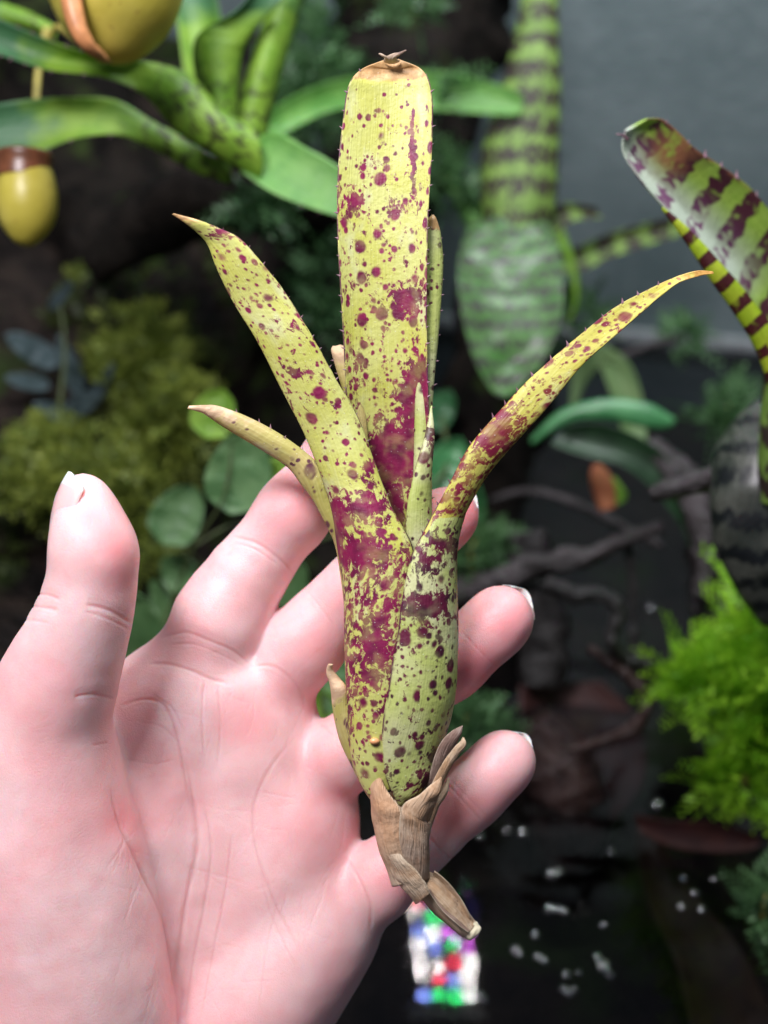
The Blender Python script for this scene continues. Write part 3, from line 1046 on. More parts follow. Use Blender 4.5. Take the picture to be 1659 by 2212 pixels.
# tall leaf
leaf('leaf', pup, M_PUP,
     [(852, 1720, 5), (800, 1600, 6), (772, 1450, 6), (762, 1300, 5), (757, 1150, 4), (752, 1000, 3), (747, 850, 2), (740, 700, 1), (731, 550, 0), (728, 450, 0), (731, 350, 0), (742, 250, 0), (748, 205, 0), (758, 174, 0), (778, 152, 1), (806, 138, 1), (836, 127, 2)],
     [(892, 1715, 5), (950, 1600, 6), (958, 1450, 6), (950, 1300, 5), (935, 1150, 4), (928, 1000, 3), (925, 850, 2), (922, 700, 1), (923, 550, 0), (926, 450, 0), (932, 350, 0), (935, 250, 0), (933, 205, 0), (926, 172, 0), (910, 150, 1), (888, 138, 1), (860, 127, 2)],
     bulge=[-7, -8, -8, -6.5, -4, -3, -2.2, -2, -1.8, -1.8, -1.6], theta=68, nu=26, nv=150,
     attr_fn=dens_fn([(0, .6), (.30, .62), (.45, .62), (.6, .58), (.8, .56), (.90, .48), (.95, .2), (1, .1)],
                     [(838, 985, 42, 60, 1.1), (900, 985, 30, 70, .55), (905, 840, 30, 70, .75), (880, 645, 38, 34, .75), (895, 870, 35, 60, .4), (850, 1110, 40, 40, .55), (760, 440, 24, 30, .5), (800, 355, 24, 16, .45), (815, 240, 22, 14, .4),
                      (892, 290, 5, 70, .95), (896, 370, 5, 50, .6), (860, 440, 30, 20, .3), (765, 800, 14, 60, .3)],
                     dry=[(0, 0), (.952, 0), (.968, .5), (.98, .75), (1, 1)]), teeth=(*TEETH, .35, .985, (-1, 1)), spine_mat=M_SPINE, wav=.5, seed=1)
# curled papery tip of the tall leaf
leaf('dried_tip', pup, M_DRY, [(828, 131, 1), (832, 124, -1), (845, 117, -2), (860, 114, -2), (877, 107, -3)], [(864, 131, 1), (858, 128, -1), (856, 124, -2), (864, 119, -2), (879, 109, -3)], bulge=.6, nv=16, nu=6,
     attr_fn=lambda u, v, x, y: (v * .9, v * 0), seed=2, thick=.4)
leaf('dried_tip', pup, M_DRY, [(838, 132, 0), (836, 127, -1), (826, 122, -2), (818, 117, -2)], [(846, 130, 0), (842, 125, -1), (830, 119, -2), (819, 116, -2)], bulge=.4, nv=10, nu=4, attr_fn=lambda u, v, x, y: (v * .6, v * 0), seed=3, thick=.35)
# inner sheath
leaf('leaf', pup, M_PUP_SHEATH, [(880, 1260, -3), (876, 1180, -3), (879, 1100, -3.5), (888, 1049, -3.5), (901, 997, -3), (916, 948, -2), (930, 880, 0)],
     [(940, 1260, 0), (936, 1180, 0), (932, 1100, 0), (931, 1049, 0), (931, 997, 0), (932, 948, 0), (933, 876, 0)], bulge=1.4, nv=50, nu=10,
     attr_fn=dens_fn([(0, .42), (1, .5)], [(925, 960, 14, 50, .5)]), seed=6)
# old leaf curling away over the index finger
leaf('leaf', pup, M_PUP_OLD, [(762, 1420, 8), (745, 1300, 8), (729, 1190, 6), (708, 1136, 4), (683, 1089, 3), (651, 1047, 1), (620, 1008, 0), (556, 966, -1), (486, 924, -2), (452, 901, -3), (433, 889, -3), (405, 882, -4)],
     [(790, 1420, 7), (775, 1290, 7), (752, 1175, 5), (728, 1112, 3), (710, 1062, 2), (690, 1008, 2), (655, 975, 2), (598, 934, 0), (530, 899, -1), (475, 880, -2), (441, 876, -3), (408, 877, -4)],
     bulge=[2, 2, 2.6, 2.6, 2, 1.2], theta=75, nu=16, nv=90,
     attr_fn=dens_fn([(0, .45), (.6, .45), (.8, .3), (1, .1)], dry=[(0, 0), (.5, .2), (.8, .42), (.93, .6), (1, 1)]), teeth=(4.2, .9, .25, .93, (1,)), spine_mat=M_SPINE, seed=7)
# left blade and its sheath
leaf('leaf', pup, M_PUP,
     [(800, 1700, 0), (770, 1620, 1), (757, 1500, 1), (749, 1370, 1), (742, 1270, 0), (730, 1188, -1), (718, 1107, -2), (697, 1037, -3), (660, 943, -4), (609, 843, -6), (556, 738, -8), (505, 655, -9), (468, 580, -11), (448, 528, -12), (425, 501, -13), (403, 483, -14), (372, 463, -15)],
     [(842, 1706, -6), (836, 1640, -8), (852, 1500, -9), (868, 1370, -9), (888, 1245, -8), (891, 1180, -7), (852, 1106, -6), (822, 1032, -5), (775, 906, -5), (722, 812, -7), (672, 722, -9), (615, 630, -10), (565, 567, -12), (520, 517, -13), (478, 495, -14), (434, 477, -15), (376, 461, -15)],
     bulge=[3, 4.5, 5.5, 5.5, 5.0, 4.2, 2.8, 1.8, 1.3, 1.1, 1.0, 1.0, 1.0], theta=66, nu=26, nv=170,
     attr_fn=dens_fn([(0, .5), (.08, .55), (.20, .84), (.40, .82), (.48, .56), (.56, .46), (.62, .54), (.8, .57), (.93, .56), (1, .4)],
                     [(800, 1090, 70, 22, .45), (730, 1140, 18, 60, .8), (800, 1190, 60, 30, .45), (645, 800, 34, 10, .6), (640, 850, 40, 20, .15), (640, 700, 40, 20, .15), (800, 1010, 12, 80, .4), (870, 1130, 16, 60, -.4), (490, 500, 40, 12, .5), (835, 1400, 18, 60, .3), (790, 1560, 20, 120, .25)],
                     dry=[(0, .35), (.06, .2), (.12, 0), (.93, 0), (.96, .42), (1, .8)]), teeth=(*TEETH, .47, .95, (1,)), spine_mat=M_SPINE, wav=.5, seed=8)
# right blade and its sheath (frontmost)
leaf('leaf', pup, M_PUP_SHEATH,
     [(860, 1738, -5), (839, 1694, -7), (826, 1643, -8), (827, 1561, -9.5), (839, 1490, -10), (849, 1423, -10), (860, 1366, -10), (868, 1300, -10), (888, 1206, -9), (915, 1148, -8), (942, 1098, -7)],
     [(880, 1741, -5), (926, 1680, -1), (948, 1620, 1), (971, 1550, 2), (980, 1490, 2), (983, 1410, 2), (984, 1350, 2), (983, 1280, 1), (983, 1216, 0), (988, 1160, -1), (1005, 1106, -2)],
     bulge=[2, 4, 5, 5.5, 5.5, 5, 4.2, 3, 2], theta=66, nu=26, nv=110,
     attr_fn=dens_fn([(0, .72), (.15, .60), (.35, .50), (.5, .56), (.75, .62), (1, .64)], [(895, 1310, 30, 26, .7), (930, 1290, 16, 26, .4), (940, 1170, 30, 26, .5), (905, 1220, 18, 26, .4), (880, 1570, 24, 26, .25), (900, 1680, 24, 22, .5), (930, 1440, 18, 60, -.1)]), seed=9, wav=.4)
leaf('leaf', pup, M_PUP_GOLD,
     [(900, 1190, -8.6), (915, 1150, -8.2), (942, 1098, -7.2), (975, 1036, -7.5), (1004, 979, -7.5), (1035, 937, -7.5), (1079, 888, -7), (1129, 833, -7), (1194, 773, -6), (1259, 718, -6), (1329, 663, -5), (1394, 628, -4), (1454, 600, -3), (1504, 585, -2), (1540, 586, -1)],
     [(984, 1200, -1), (988, 1160, -1.4), (1005, 1106, -2.4), (1040, 1045, -4), (1070, 1005, -5), (1105, 965, -6), (1149, 918, -7), (1195, 866, -7), (1254, 793, -7), (1310, 742, -7), (1372, 688, -6), (1420, 646, -5), (1465, 612, -4), (1508, 597, -2), (1542, 591, -1)],
     bulge=[2.2, 2.2, 1.6, .5, -.5, -.6, -.3], theta=64, nu=16, nv=130,
     attr_fn=dens_fn([(0, .66), (.15, .82), (.35, .80), (.5, .60), (.8, .60), (1, .5)], [(1065, 940, 26, 30, .5), (1085, 900, 20, 20, .3)], dry=[(0, 0), (.6, .15), (.8, .38), (.92, .5), (1, .7)]), teeth=(4.4, 1.05, .04, .9, (-1,)), spine_mat=M_SPINE, seed=10)
# low spotted leaf on the left of the base
leaf('leaf', pup, M_PUP_OLD, [(815, 1730, 2), (794, 1703, 2), (764, 1654, 2), (737, 1602, 1), (722, 1540, 0), (716, 1490, -1), (711, 1455, -1), (712, 1440, -2), (716, 1434, -3)],
     [(830, 1720, -3), (806, 1684, -2), (784, 1615, -2), (766, 1560, -2), (754, 1520, -2), (748, 1484, -2), (731, 1462, -2), (719, 1446, -3), (720, 1435, -4)], bulge=1.6, theta=70, nu=12, nv=60,
     attr_fn=dens_fn([(0, .45), (.6, .4), (1, .2)], dry=[(0, .1), (.6, .2), (.72, .5), (1, .9)]), seed=11)
# dark streaky sheath edges at the base
leaf('sheath', pup, M_DRY, [(812, 1700, -3), (793, 1640, -2), (776, 1570, -1), (762, 1510, 0)], [(826, 1700, -5), (806, 1640, -5), (785, 1570, -4), (766, 1506, -2)], bulge=.6, nv=30, nu=6, attr_fn=lambda u, v, x, y: (.75 + 0 * v, 0 * v), seed=12)
leaf('sheath', pup, M_DRY, [(918, 1720, -3), (926, 1680, -5), (940, 1630, -6), (955, 1600, -6), (975, 1580, -6), (999, 1567, -6)], [(930, 1724, 0), (950, 1680, -1), (966, 1640, -3), (975, 1620, -4), (990, 1596, -5), (1000, 1568, -6)], bulge=1, nv=30, nu=8, attr_fn=lambda u, v, x, y: (.85 + 0 * v, 0 * v), seed=13)
leaf('sheath', pup, M_DRY, [(905, 1775, -6), (930, 1700, -7), (955, 1650, -8), (980, 1616, -9), (994, 1602, -10), (1000, 1592, -10)], [(925, 1765, -3), (950, 1700, -4), (966, 1664, -6), (988, 1630, -8), (1001, 1612, -9), (1003, 1593, -10)], bulge=1, nv=36, nu=8, attr_fn=lambda u, v, x, y: (0 * v, .4 * (1 - v)), seed=14)
leaf('sheath', pup, M_DRY, [(900, 1800, 0), (930, 1736, 0), (952, 1706, 0), (968, 1679, 0)], [(925, 1800, 3), (945, 1742, 2), (962, 1716, 1), (970, 1680, 0)], bulge=.8, nv=24, nu=6, attr_fn=lambda u, v, x, y: (0 * v, 0 * v), seed=15)
# wrapped dry collar
leaf('sheath', pup, M_DRY, [(852, 1905, -3), (826, 1830, -3), (812, 1770, -3), (801, 1716, -4), (808, 1690, -5), (817, 1664, -6)], [(905, 1890, -8), (880, 1830, -9), (872, 1780, -9.5), (864, 1744, -10), (838, 1712, -9), (820, 1666, -6)], bulge=[3, 3.4, 3, 2.4, 1.5, .8], nv=50, nu=14, attr_fn=lambda u, v, x, y: (.15 * (1 - v), sm(0, .5, v)), seed=16, wav=.8)
leaf('sheath', pup, M_DRY, [(872, 1905, -8), (862, 1830, -9.5), (862, 1780, -10), (868, 1745, -10), (905, 1715, -10), (940, 1688, -10), (952, 1678, -9)], [(925, 1890, -3), (924, 1830, -3), (922, 1790, -3), (920, 1764, -4), (935, 1726, -6), (950, 1692, -8), (955, 1679, -9)], bulge=[2.5, 3, 3, 2.2, 1.4, .8], nv=50, nu=14, attr_fn=lambda u, v, x, y: (.55 * sm(.75, .2, v), .55 * sm(.4, .7, v)), seed=17, wav=.8)
leaf('sheath', pup, M_DRY, [(905, 1945, -4), (876, 1903, -4), (850, 1862, -4), (828, 1815, -5), (817, 1786, -5)], [(928, 1930, -9), (918, 1905, -9.5), (900, 1880, -10), (868, 1850, -10), (824, 1792, -6)], bulge=[2, 3, 3, 2, 1], nv=36, nu=12, attr_fn=lambda u, v, x, y: (.2 + 0 * v, 0 * v), seed=18, wav=.6)
# stem
tube('stem', pup, M_DRY, [(868, 1720, 0, 48), (868, 1790, 0, 49), (876, 1850, -1, 42), (895, 1900, -2, 33), (925, 1916, -3, 30), (960, 1950, -3, 29), (995, 1988, -3, 24), (1014, 2006, -3, 20)], n=60, seg=24, rough=.10, nscale=400, seed=31)
leaf('sheath', pup, M_DRY, [(918, 1925, -5), (940, 1955, -6), (966, 1978, -6), (990, 2004, -6), (1002, 2018, -5)], [(938, 1882, -6), (968, 1906, -6), (996, 1942, -6), (1012, 1970, -6), (1020, 1985, -5)], bulge=[2, 3, 3.1, 2.8, 2], nv=36, nu=14, attr_fn=lambda u, v, x, y: (.1 + 0 * v, 0 * v), seed=19, wav=.4)
leaf('sheath', pup, M_DRY, [(905, 1930, -3), (935, 1972, -3), (970, 2000, -3), (1000, 2026, -3)], [(925, 1925, -7), (952, 1964, -7), (984, 1994, -7), (1012, 2016, -6)], bulge=1.4, nv=30, nu=8, attr_fn=lambda u, v, x, y: (.8 + 0 * v, 0 * v), seed=20)
tube('stem_end', pup, M_CUT, [(1010, 2002, -3, 18), (1020, 2010, -3, 19), (1027, 2014, -3, 17), (1030, 2017, -3, 11)], n=16, seg=18, rough=.5, nscale=700, seed=33)
e0 = W(809, 1601, .2905)
ev = [];
for k in range(6):
    for i in range(10):
        a = i / 10 * 2 * math.pi; b = (k / 5 - .5) * math.pi
        ev.append(e0 + .00075 * np.array([math.cos(a) * math.cos(b) * 1.6, math.sin(a) * math.cos(b), math.sin(b)]))
ef = [(k * 10 + i, k * 10 + (i + 1) % 10, k * 10 + 10 + (i + 1) % 10, k * 10 + 10 + i) for k in range(5) for i in range(10)]
eo = obj('orange_speck', np.array(ev) - e0, ef, M_EGG); eo.location = e0
tag(eo, 'tiny orange speck stuck between the lowest leaf sheaths', 'speck')

# ------------------------------------------------------------------ green bromeliad
gb = thing('green_bromeliad', 'green bromeliad with dark flecks mounted on the black limb', 'plant', W(540, 345, .47))


def bg(parent, mat, L, R, D, name='leaf', dens=None, **kw):
    kw.setdefault('nu', 12); kw.setdefault('nv', 44); kw.setdefault('thick', 1.0)
    fn = dens or (lambda u, v, x, y: (0 * v, 0 * v))
    return leaf(name, parent, mat, L, R, D=D, attr_fn=fn, spine_mat=M_SPINE, **kw)


bg(gb, M_GREEN_COOL, [(545, 335, 40), (640, 275, 70), (740, 235, 95), (900, 236, 115), (1010, 243, 120), (1100, 248, 120), (1128, 240, 120)],
   [(520, 290, 40), (620, 215, 70), (740, 170, 95), (900, 153, 115), (1010, 163, 120), (1110, 196, 120), (1132, 212, 120)], .47, bulge=3, seed=41)
bg(gb, M_GREEN, [(440, 330, 25), (405, 200, 30), (385, 60, 35), (365, -70, 40)], [(520, 330, 25), (500, 190, 30), (480, 60, 35), (455, -70, 40)], .47, bulge=-6, seed=42)
bg(gb, M_GREEN, [(505, 345, 5), (508, 250, 5), (545, 130, 5), (575, 40, 8), (600, -60, 10)], [(572, 340, 5), (585, 250, 5), (620, 120, 5), (655, 10, 8), (700, -60, 10)], .46, bulge=9, theta=75, seed=43)
bg(gb, M_GREEN, [(455, 330, 0), (432, 220, -3), (416, 110, -6), (440, 62, -10), (510, 25, -12), (560, -40, -12)], [(520, 330, 0), (512, 220, 0), (522, 120, -2), (550, 66, -4), (600, 10, -6), (650, -40, -8)], .455, bulge=[8, 8, 5, -2, -4], theta=72, seed=44)
bg(gb, M_GREEN, [(560, 400, -4), (470, 340, -8), (385, 288, -10), (310, 205, -14), (215, 165, -20), (100, 150, -26), (0, 118, -30), (-70, 100, -34)],
   [(520, 270, -4), (475, 235, -8), (415, 165, -10), (330, 135, -14), (240, 125, -20), (130, 95, -26), (0, 42, -30), (-70, 10, -34)], .45, bulge=[10, 9, 6, -3, -5, -5, -4], theta=72, nv=60, teeth=(5, 1, .3, 1, (-1, 1)), seed=45)
bg(gb, M_GREEN, [(500, 400, 10), (420, 372, 5), (330, 322, 0), (255, 292, -5), (160, 300, -10), (70, 335, -14), (0, 345, -16), (-60, 345, -18)],
   [(470, 345, 10), (400, 300, 5), (330, 262, 0), (250, 216, -5), (160, 210, -10), (70, 214, -14), (0, 224, -16), (-60, 235, -18)], .455, bulge=[5, 3, -2, -4, -4], theta=65, nv=50, seed=46, teeth=(6, 1, .4, 1, (-1,)))
bg(gb, M_GREEN_COOL, [(480, 318, -2), (500, 352, -6), (580, 412, -10), (660, 446, -12), (735, 468, -14), (810, 470, -14)], [(560, 295, -2), (600, 285, -6), (660, 318, -10), (710, 345, -12), (760, 385, -14), (812, 460, -14)], .45, bulge=[4, 3, 2, 2], seed=47, teeth=(6, 1, .3, 1, (-1,)))
bg(gb, M_GREEN, [(120, 90, 25), (60, 60, 25), (-40, 42, 25)], [(130, 62, 25), (60, 25, 25), (-40, -10, 25)], .46, bulge=2, seed=48)

# ------------------------------------------------------------------ pitchers
def pitcher(label, cx, top, bottom, halfw, D, rim=False, wing=None, tend=None):
    base = W(cx, bottom, D)
    t = thing('pitcher', label, 'pitcher', base, 'hanging yellow pitchers')
    prof = [(0, .02), (.03, .28), (.10, .52), (.22, .78), (.38, .95), (.55, 1.0), (.72, .95), (.88, .85), (1, .80)]
    pts = [(cx + 6 * math.sin(a * 3), bottom + (top - bottom) * a, 0, halfw * w) for a, w in prof]
    V, F, uv, A = tube_geo(pts, D=D, n=50, seg=36)
    obj('pitcher_body', V, F, M_PITCHER, t, uv=uv, attr=A)
    if rim:
        tube('rim', t, M_RIM, [(cx, top + 42, 0, halfw * .93), (cx, top + 15, 0, halfw * .90), (cx, top - 10, 0, halfw * .93), (cx, top - 16, 0, halfw * .7)], D=D, n=20, seg=36)
    if wing: tube('wing', t, M_WING, wing, D=D, n=30, seg=10)
    if tend: tube('tendril', t, M_TENDRIL, tend, D=D, n=40, seg=10)
    return t


pitcher('large olive-yellow pitcher with an orange wing, hanging above the green leaves', 243, -230, 136, 150, .40,
        wing=[(150, -120, -15, 26), (152, -20, -20, 24), (165, 50, -21, 21), (188, 95, -19, 17), (220, 122, -12, 10), (238, 134, -4, 4)],
        tend=[(236, 134, 2, 5), (215, 128, 30, 6), (170, 90, 45, 7), (120, 60, 60, 7), (90, 120, 65, 7)])
pitcher('small yellow pitcher with a brown rim, hanging below a leaf tip', 52, 345, 532, 66, .43, rim=True,
        tend=[(66, 530, 4, 5), (100, 490, 36, 6), (86, 400, 44, 7), (78, 280, 46, 7), (82, 160, 48, 7), (100, 60, 50, 7)])

# ------------------------------------------------------------------ banded bromeliad behind
bb = thing('banded_bromeliad', 'brown-banded green bromeliad standing before the slate wall', 'plant', W(1110, 540, .60))
bg(bb, M_BAND, [(1060, 560, 0), (1046, 500, 0), (1038, 420, 0), (1044, 310, 2), (1080, 200, 5), (1108, 90, 8), (1128, -10, 10), (1140, -90, 12)],
   [(1165, 560, 0), (1188, 490, 0), (1203, 420, 0), (1208, 310, 2), (1211, 200, 5), (1208, 90, 8), (1205, -10, 10), (1200, -90, 12)], .60, bulge=[12, 10, 7, 5, 4], theta=70, nv=80, nu=16, seed=51)
bg(bb, M_BAND_PALE, [(1010, 490, -5), (994, 540, -20), (988, 600, -30), (1000, 690, -36), (1026, 780, -38), (1058, 838, -38), (1080, 856, -38)],
   [(1180, 480, -5), (1208, 530, -20), (1218, 600, -30), (1212, 690, -36), (1180, 770, -38), (1130, 835, -38), (1096, 856, -38)], .60, bulge=[-4, 4, 5, 4, 3], nv=60, nu=18, seed=52, wav=3.5)
bg(bb, M_BAND, [(1150, 560, 0), (1230, 590, 0), (1340, 548, 0), (1480, 505, 0), (1560, 480, 0)], [(1150, 520, 0), (1220, 540, 0), (1330, 500, 0), (1470, 466, 0), (1556, 452, 0)], .64, bulge=4, seed=53)
bg(bb, M_BAND, [(1140, 540, 0), (1190, 530, 0), (1230, 480, 0), (1300, 470, 0)], [(1120, 500, 0), (1165, 480, 0), (1215, 440, 0), (1290, 448, 0)], .61, bulge=3, seed=54)
bg(bb, M_GREEN_COOL, [(1090, 540, 0), (1020, 500, 0), (975, 430, 0), (950, 380, 0)], [(1110, 500, 0), (1050, 460, 0), (1000, 400, 0), (958, 372, 0)], .63, bulge=3, seed=55)
bg(bb, M_VINE_LIME, [(1190, 500, 10), (1225, 560, 10), (1238, 640, 10), (1225, 700, 10)], [(1215, 490, 10), (1240, 560, 10), (1250, 640, 10), (1228, 702, 10)], .60, bulge=2, seed=56)
# trunk for it
wood('mossy_stump', 'dark stump carrying the banded bromeliad behind the spotted pup', 'stump', M_BARK,
     [(1120, 520, 20, 80), (1100, 640, 20, 95), (1080, 800, 10, 120), (1040, 960, -10, 120), (1010, 1120, -20, 120), (980, 1260, -30, 110)], .66, n=50, seg=24, rough=.4, nscale=60, seed=15)

# ------------------------------------------------------------------ banded bromeliad at the side
rb = thing('banded_bromeliad', 'maroon-banded bromeliad with a folded scorched leaf tip and dark swollen base', 'plant', W(1680, 1250, .40))


def rdry(u, v, x, y):
    return .95 * sm(.80, .35, u + .25 * (v - .6)) * sm(.25, .45, v), np.clip(1.1 * np.exp(-((x - 1470) / 46) ** 2 - ((y - 320) / 42) ** 2) + .9 * sm(.95, .985, u) * sm(.5, .7, v), 0, 1)


bg(rb, M_BAND_RED, [(1700, 860, 0), (1660, 760, -2), (1610, 660, -5), (1556, 585, -8), (1500, 520, -10), (1440, 455, -12), (1390, 395, -14), (1352, 340, -14), (1345, 308, -14), (1352, 282, -14)],
   [(1800, 760, 10), (1770, 640, 10), (1730, 540, 8), (1670, 465, 4), (1620, 405, 0), (1560, 360, -4), (1505, 322, -8), (1460, 280, -10), (1430, 257, -12), (1400, 256, -13)], .365,
   bulge=[-9, -9, -8, -7, -6, -5, -3], theta=68, nv=90, nu=22, dens=rdry, teeth=(8, 1.6, .3, .98, (1,)), seed=61, wav=1.2)
bg(rb, M_BAND_RIM, [(1690, 930, 4), (1652, 800, 2), (1622, 730, -1), (1580, 665, -4), (1545, 618, -7), (1500, 548, -9), (1462, 492, -11), (1430, 452, -12)],
   [(1760, 860, -4), (1690, 735, -6), (1640, 668, -8), (1596, 612, -10), (1562, 574, -11), (1508, 514, -12), (1466, 474, -13), (1432, 446, -13)], .364,
   bulge=[4, 3, 2, 1.5, 1], theta=60, nv=60, nu=10, seed=62)
tube('tip_point', rb, M_SPINE, [(1356, 302, -14, 4), (1348, 294, -15, 3), (1340, 291, -16, 2), (1331, 290, -16, 1)], D=.365, n=10, seg=8)
tube('sheath', rb, M_BAND, [(1720, 700, 10, 70), (1712, 800, 10, 62), (1702, 900, 10, 58), (1700, 1000, 12, 62), (1705, 1080, 14, 60)], D=.385, n=40, seg=24)
tube('swollen_base', rb, M_BULB, [(1690, 880, 12, 60), (1672, 940, 10, 92), (1655, 1010, 8, 112), (1640, 1090, 6, 108), (1636, 1180, 8, 86), (1650, 1260, 12, 60), (1680, 1330, 16, 40)], D=.41, n=50, seg=30, rough=.12, nscale=120, seed=17)
tube('root', rb, M_WOOD, [(1640, 1000, 10, 26), (1570, 1020, 10, 26), (1510, 1042, 12, 24), (1450, 1056, 14, 22), (1405, 1066, 16, 16)], D=.43, n=30, seg=14, rough=.4, nscale=150)

# ------------------------------------------------------------------ plants of the right-hand shallows
p1 = thing('tongue_leaf_plant', 'pale green tongue leaf with a slim teal leaf arching over the water', 'plant', W(1230, 930, .60))
bg(p1, M_PALE, [(1230, 920, 0), (1250, 860, 0), (1262, 790, 0), (1285, 770, 2), (1330, 880, 0), (1360, 1000, -6)], [(1240, 740, 0), (1300, 745, 0), (1355, 780, 0), (1385, 850, 0), (1396, 930, 0), (1392, 1000, -6)], .62, bulge=3, seed=71)
bg(p1, M_TEAL, [(1150, 960, -4), (1230, 915, -8), (1310, 908, -12), (1400, 925, -14), (1440, 926, -14), (1458, 914, -14)], [(1146, 950, -4), (1210, 888, -8), (1300, 862, -12), (1390, 868, -14), (1436, 890, -14), (1459, 908, -14)], .57, bulge=-2, seed=72)
p2 = thing('dark_arching_leaf', 'black-green glossy leaf arching down to the driftwood', 'leaf', W(1520, 1240, .52))
bg(p2, M_DARKLEAF, [(1190, 960, 0), (1260, 985, 0), (1350, 1010, 0), (1420, 1070, 0), (1478, 1150, 0), (1506, 1230, 0)], [(1230, 920, 0), (1300, 915, 0), (1400, 955, 0), (1470, 1020, 0), (1520, 1110, 0), (1536, 1210, 0)], .52, bulge=5, seed=73, name='blade')
p3 = thing('orange_green_leaf', 'orange and green fallen leaf lodged in the driftwood', 'leaf', W(1310, 1090, .56))
bg(p3, M_ORANGE, [(1296, 1105, 0), (1282, 1070, 0), (1274, 1030, 0), (1280, 1005, 0)], [(1330, 1095, 0), (1330, 1060, 0), (1318, 1025, 0), (1296, 1004, 0)], .56, bulge=2, seed=74, name='orange_half')
bg(p3, M_VINE_LIME, [(1322, 1095, 1), (1320, 1060, 1), (1318, 1035, 1)], [(1352, 1080, 1), (1352, 1062, 1), (1326, 1030, 1)], .56, bulge=1, seed=75, name='green_half')
p3b = thing('orange_leaf', 'small orange leaf lying on the root beside the swollen base', 'leaf', W(1490, 1085, .53))
bg(p3b, M_ORANGE, [(1470, 1100, 0), (1480, 1080, 0), (1500, 1066, 0)], [(1500, 1105, 0), (1514, 1088, 0), (1512, 1068, 0)], .53, bulge=1, seed=76, name='blade')

# driftwood and roots
wood('driftwood_branch', 'purple-grey wet branch reaching out from behind the fingertips', 'branch', M_WOOD,
     [(960, 1290, 10, 30), (1080, 1250, 5, 27), (1180, 1215, 0, 25), (1270, 1200, 0, 21), (1350, 1165, 0, 18), (1432, 1138, 0, 12)], .54, n=50, seg=18, rough=.6, nscale=130, seed=3)
wood('driftwood_branch', 'pale twig tipped with moss below the slate wall', 'branch', M_WOOD,
     [(1290, 800, 0, 9), (1340, 772, 0, 9), (1400, 748, 0, 9), (1450, 735, 0, 9), (1480, 726, 0, 5)], .66, n=24, seg=10, rough=.4, nscale=200, seed=4)
wood('driftwood_branch', 'slender brown twig crossing the purple-grey branch', 'branch', M_WOOD,
     [(1060, 1080, 0, 8), (1150, 1060, 0, 9), (1250, 1090, 0, 10), (1330, 1130, 0, 11), (1430, 1180, 0, 9)], .58, n=30, seg=10, rough=.4, nscale=200, seed=6)
wood('driftwood_log', 'thick black driftwood root running down into the water', 'root', M_ROOT,
     [(1640, 1060, 40, 60), (1560, 1150, 20, 62), (1545, 1260, 10, 60), (1570, 1360, 0, 52), (1590, 1460, -10, 42), (1600, 1560, -10, 26), (1604, 1640, -6, 14)], .53, n=60, seg=22, rough=.5, nscale=110, seed=7)
wood('driftwood_log', 'violet-sheened root rising beside the dark arching leaf', 'root', M_WOOD,
     [(1400, 960, 10, 26), (1470, 1030, 4, 34), (1516, 1120, 0, 36), (1530, 1210, 0, 30), (1520, 1290, 0, 22)], .52, n=40, seg=18, rough=.5, nscale=120, seed=8)
wood('root', 'thin black root looping over the water', 'root', M_ROOT,
     [(1180, 1260, 0, 20), (1240, 1285, -4, 19), (1300, 1286, -6, 18), (1336, 1318, -6, 17), (1320, 1380, -4, 15), (1345, 1420, 0, 14), (1410, 1440, 4, 13)], .50, n=60, seg=14, rough=.4, nscale=150, seed=9)
wood('root', 'straight black root hanging behind the loop', 'root', M_ROOT,
     [(1350, 1150, 0, 12), (1365, 1240, 0, 11), (1368, 1320, 0, 10), (1372, 1420, 0, 9)], .55, n=30, seg=12, rough=.4, nscale=150, seed=10)
wood('root', 'black root stub behind the ring fingertip', 'root', M_ROOT,
     [(1130, 1150, 0, 44), (1150, 1260, 0, 50), (1180, 1380, 0, 52), (1175, 1480, 0, 44)], .56, n=30, seg=16, rough=.5, nscale=100, seed=12)
for pts, lab, dd in (([(1270, 1400, 0, 10), (1330, 1440, 0, 14), (1390, 1500, 0, 15), (1380, 1560, 0, 14), (1310, 1600, 0, 13), (1230, 1620, 0, 10)], 'reddish curved root in the water', .50),
                     ([(1150, 1560, 0, 50), (1200, 1650, 0, 80), (1230, 1760, 0, 85), (1220, 1870, 0, 60)], 'dark red sunken wood below the curved root', .53)):
    wood('sunken_wood', lab, 'wood', M_REDWOOD, pts, dd, n=36, seg=18, rough=.4, nscale=110, seed=14)

# sunken leaves
s1 = thing('sunken_plant', 'dark red broad leaf lying on the water', 'plant', W(1390, 1790, .49))
bg(s1, M_REDLEAF, [(1385, 1800, 0), (1450, 1830, 0), (1540, 1842, 0), (1610, 1838, 0), (1643, 1826, 0)], [(1370, 1760, 0), (1440, 1772, 0), (1540, 1776, 0), (1620, 1800, 0), (1646, 1822, 0)], .49, bulge=2, seed=81)
s2 = thing('sunken_plant', 'long brown leaf trailing under the water', 'plant', W(1390, 1800, .50))
bg(s2, M_BROWNLEAF, [(1370, 1790, 0), (1400, 1950, -10), (1460, 2080, -30), (1500, 2260, -40)], [(1410, 1790, 0), (1500, 1930, -10), (1600, 2050, -30), (1680, 2220, -40)], .53, bulge=3, seed=82)
s3 = thing('sunken_plant', 'wide maroon leaf under the curved root', 'plant', W(1250, 1720, .56))
bg(s3, M_REDLEAF, [(1120, 1480, 10), (1130, 1600, 5), (1180, 1720, 0), (1260, 1800, 0)], [(1300, 1470, 10), (1380, 1560, 5), (1390, 1690, 0), (1290, 1806, 0)], .56, bulge=4, seed=83)

# ------------------------------------------------------------------ vine of round leaves on the bank
vine = thing('creeping_vine', 'creeping vine with round green leaves behind the fingers', 'plant', W(420, 1400, .50))


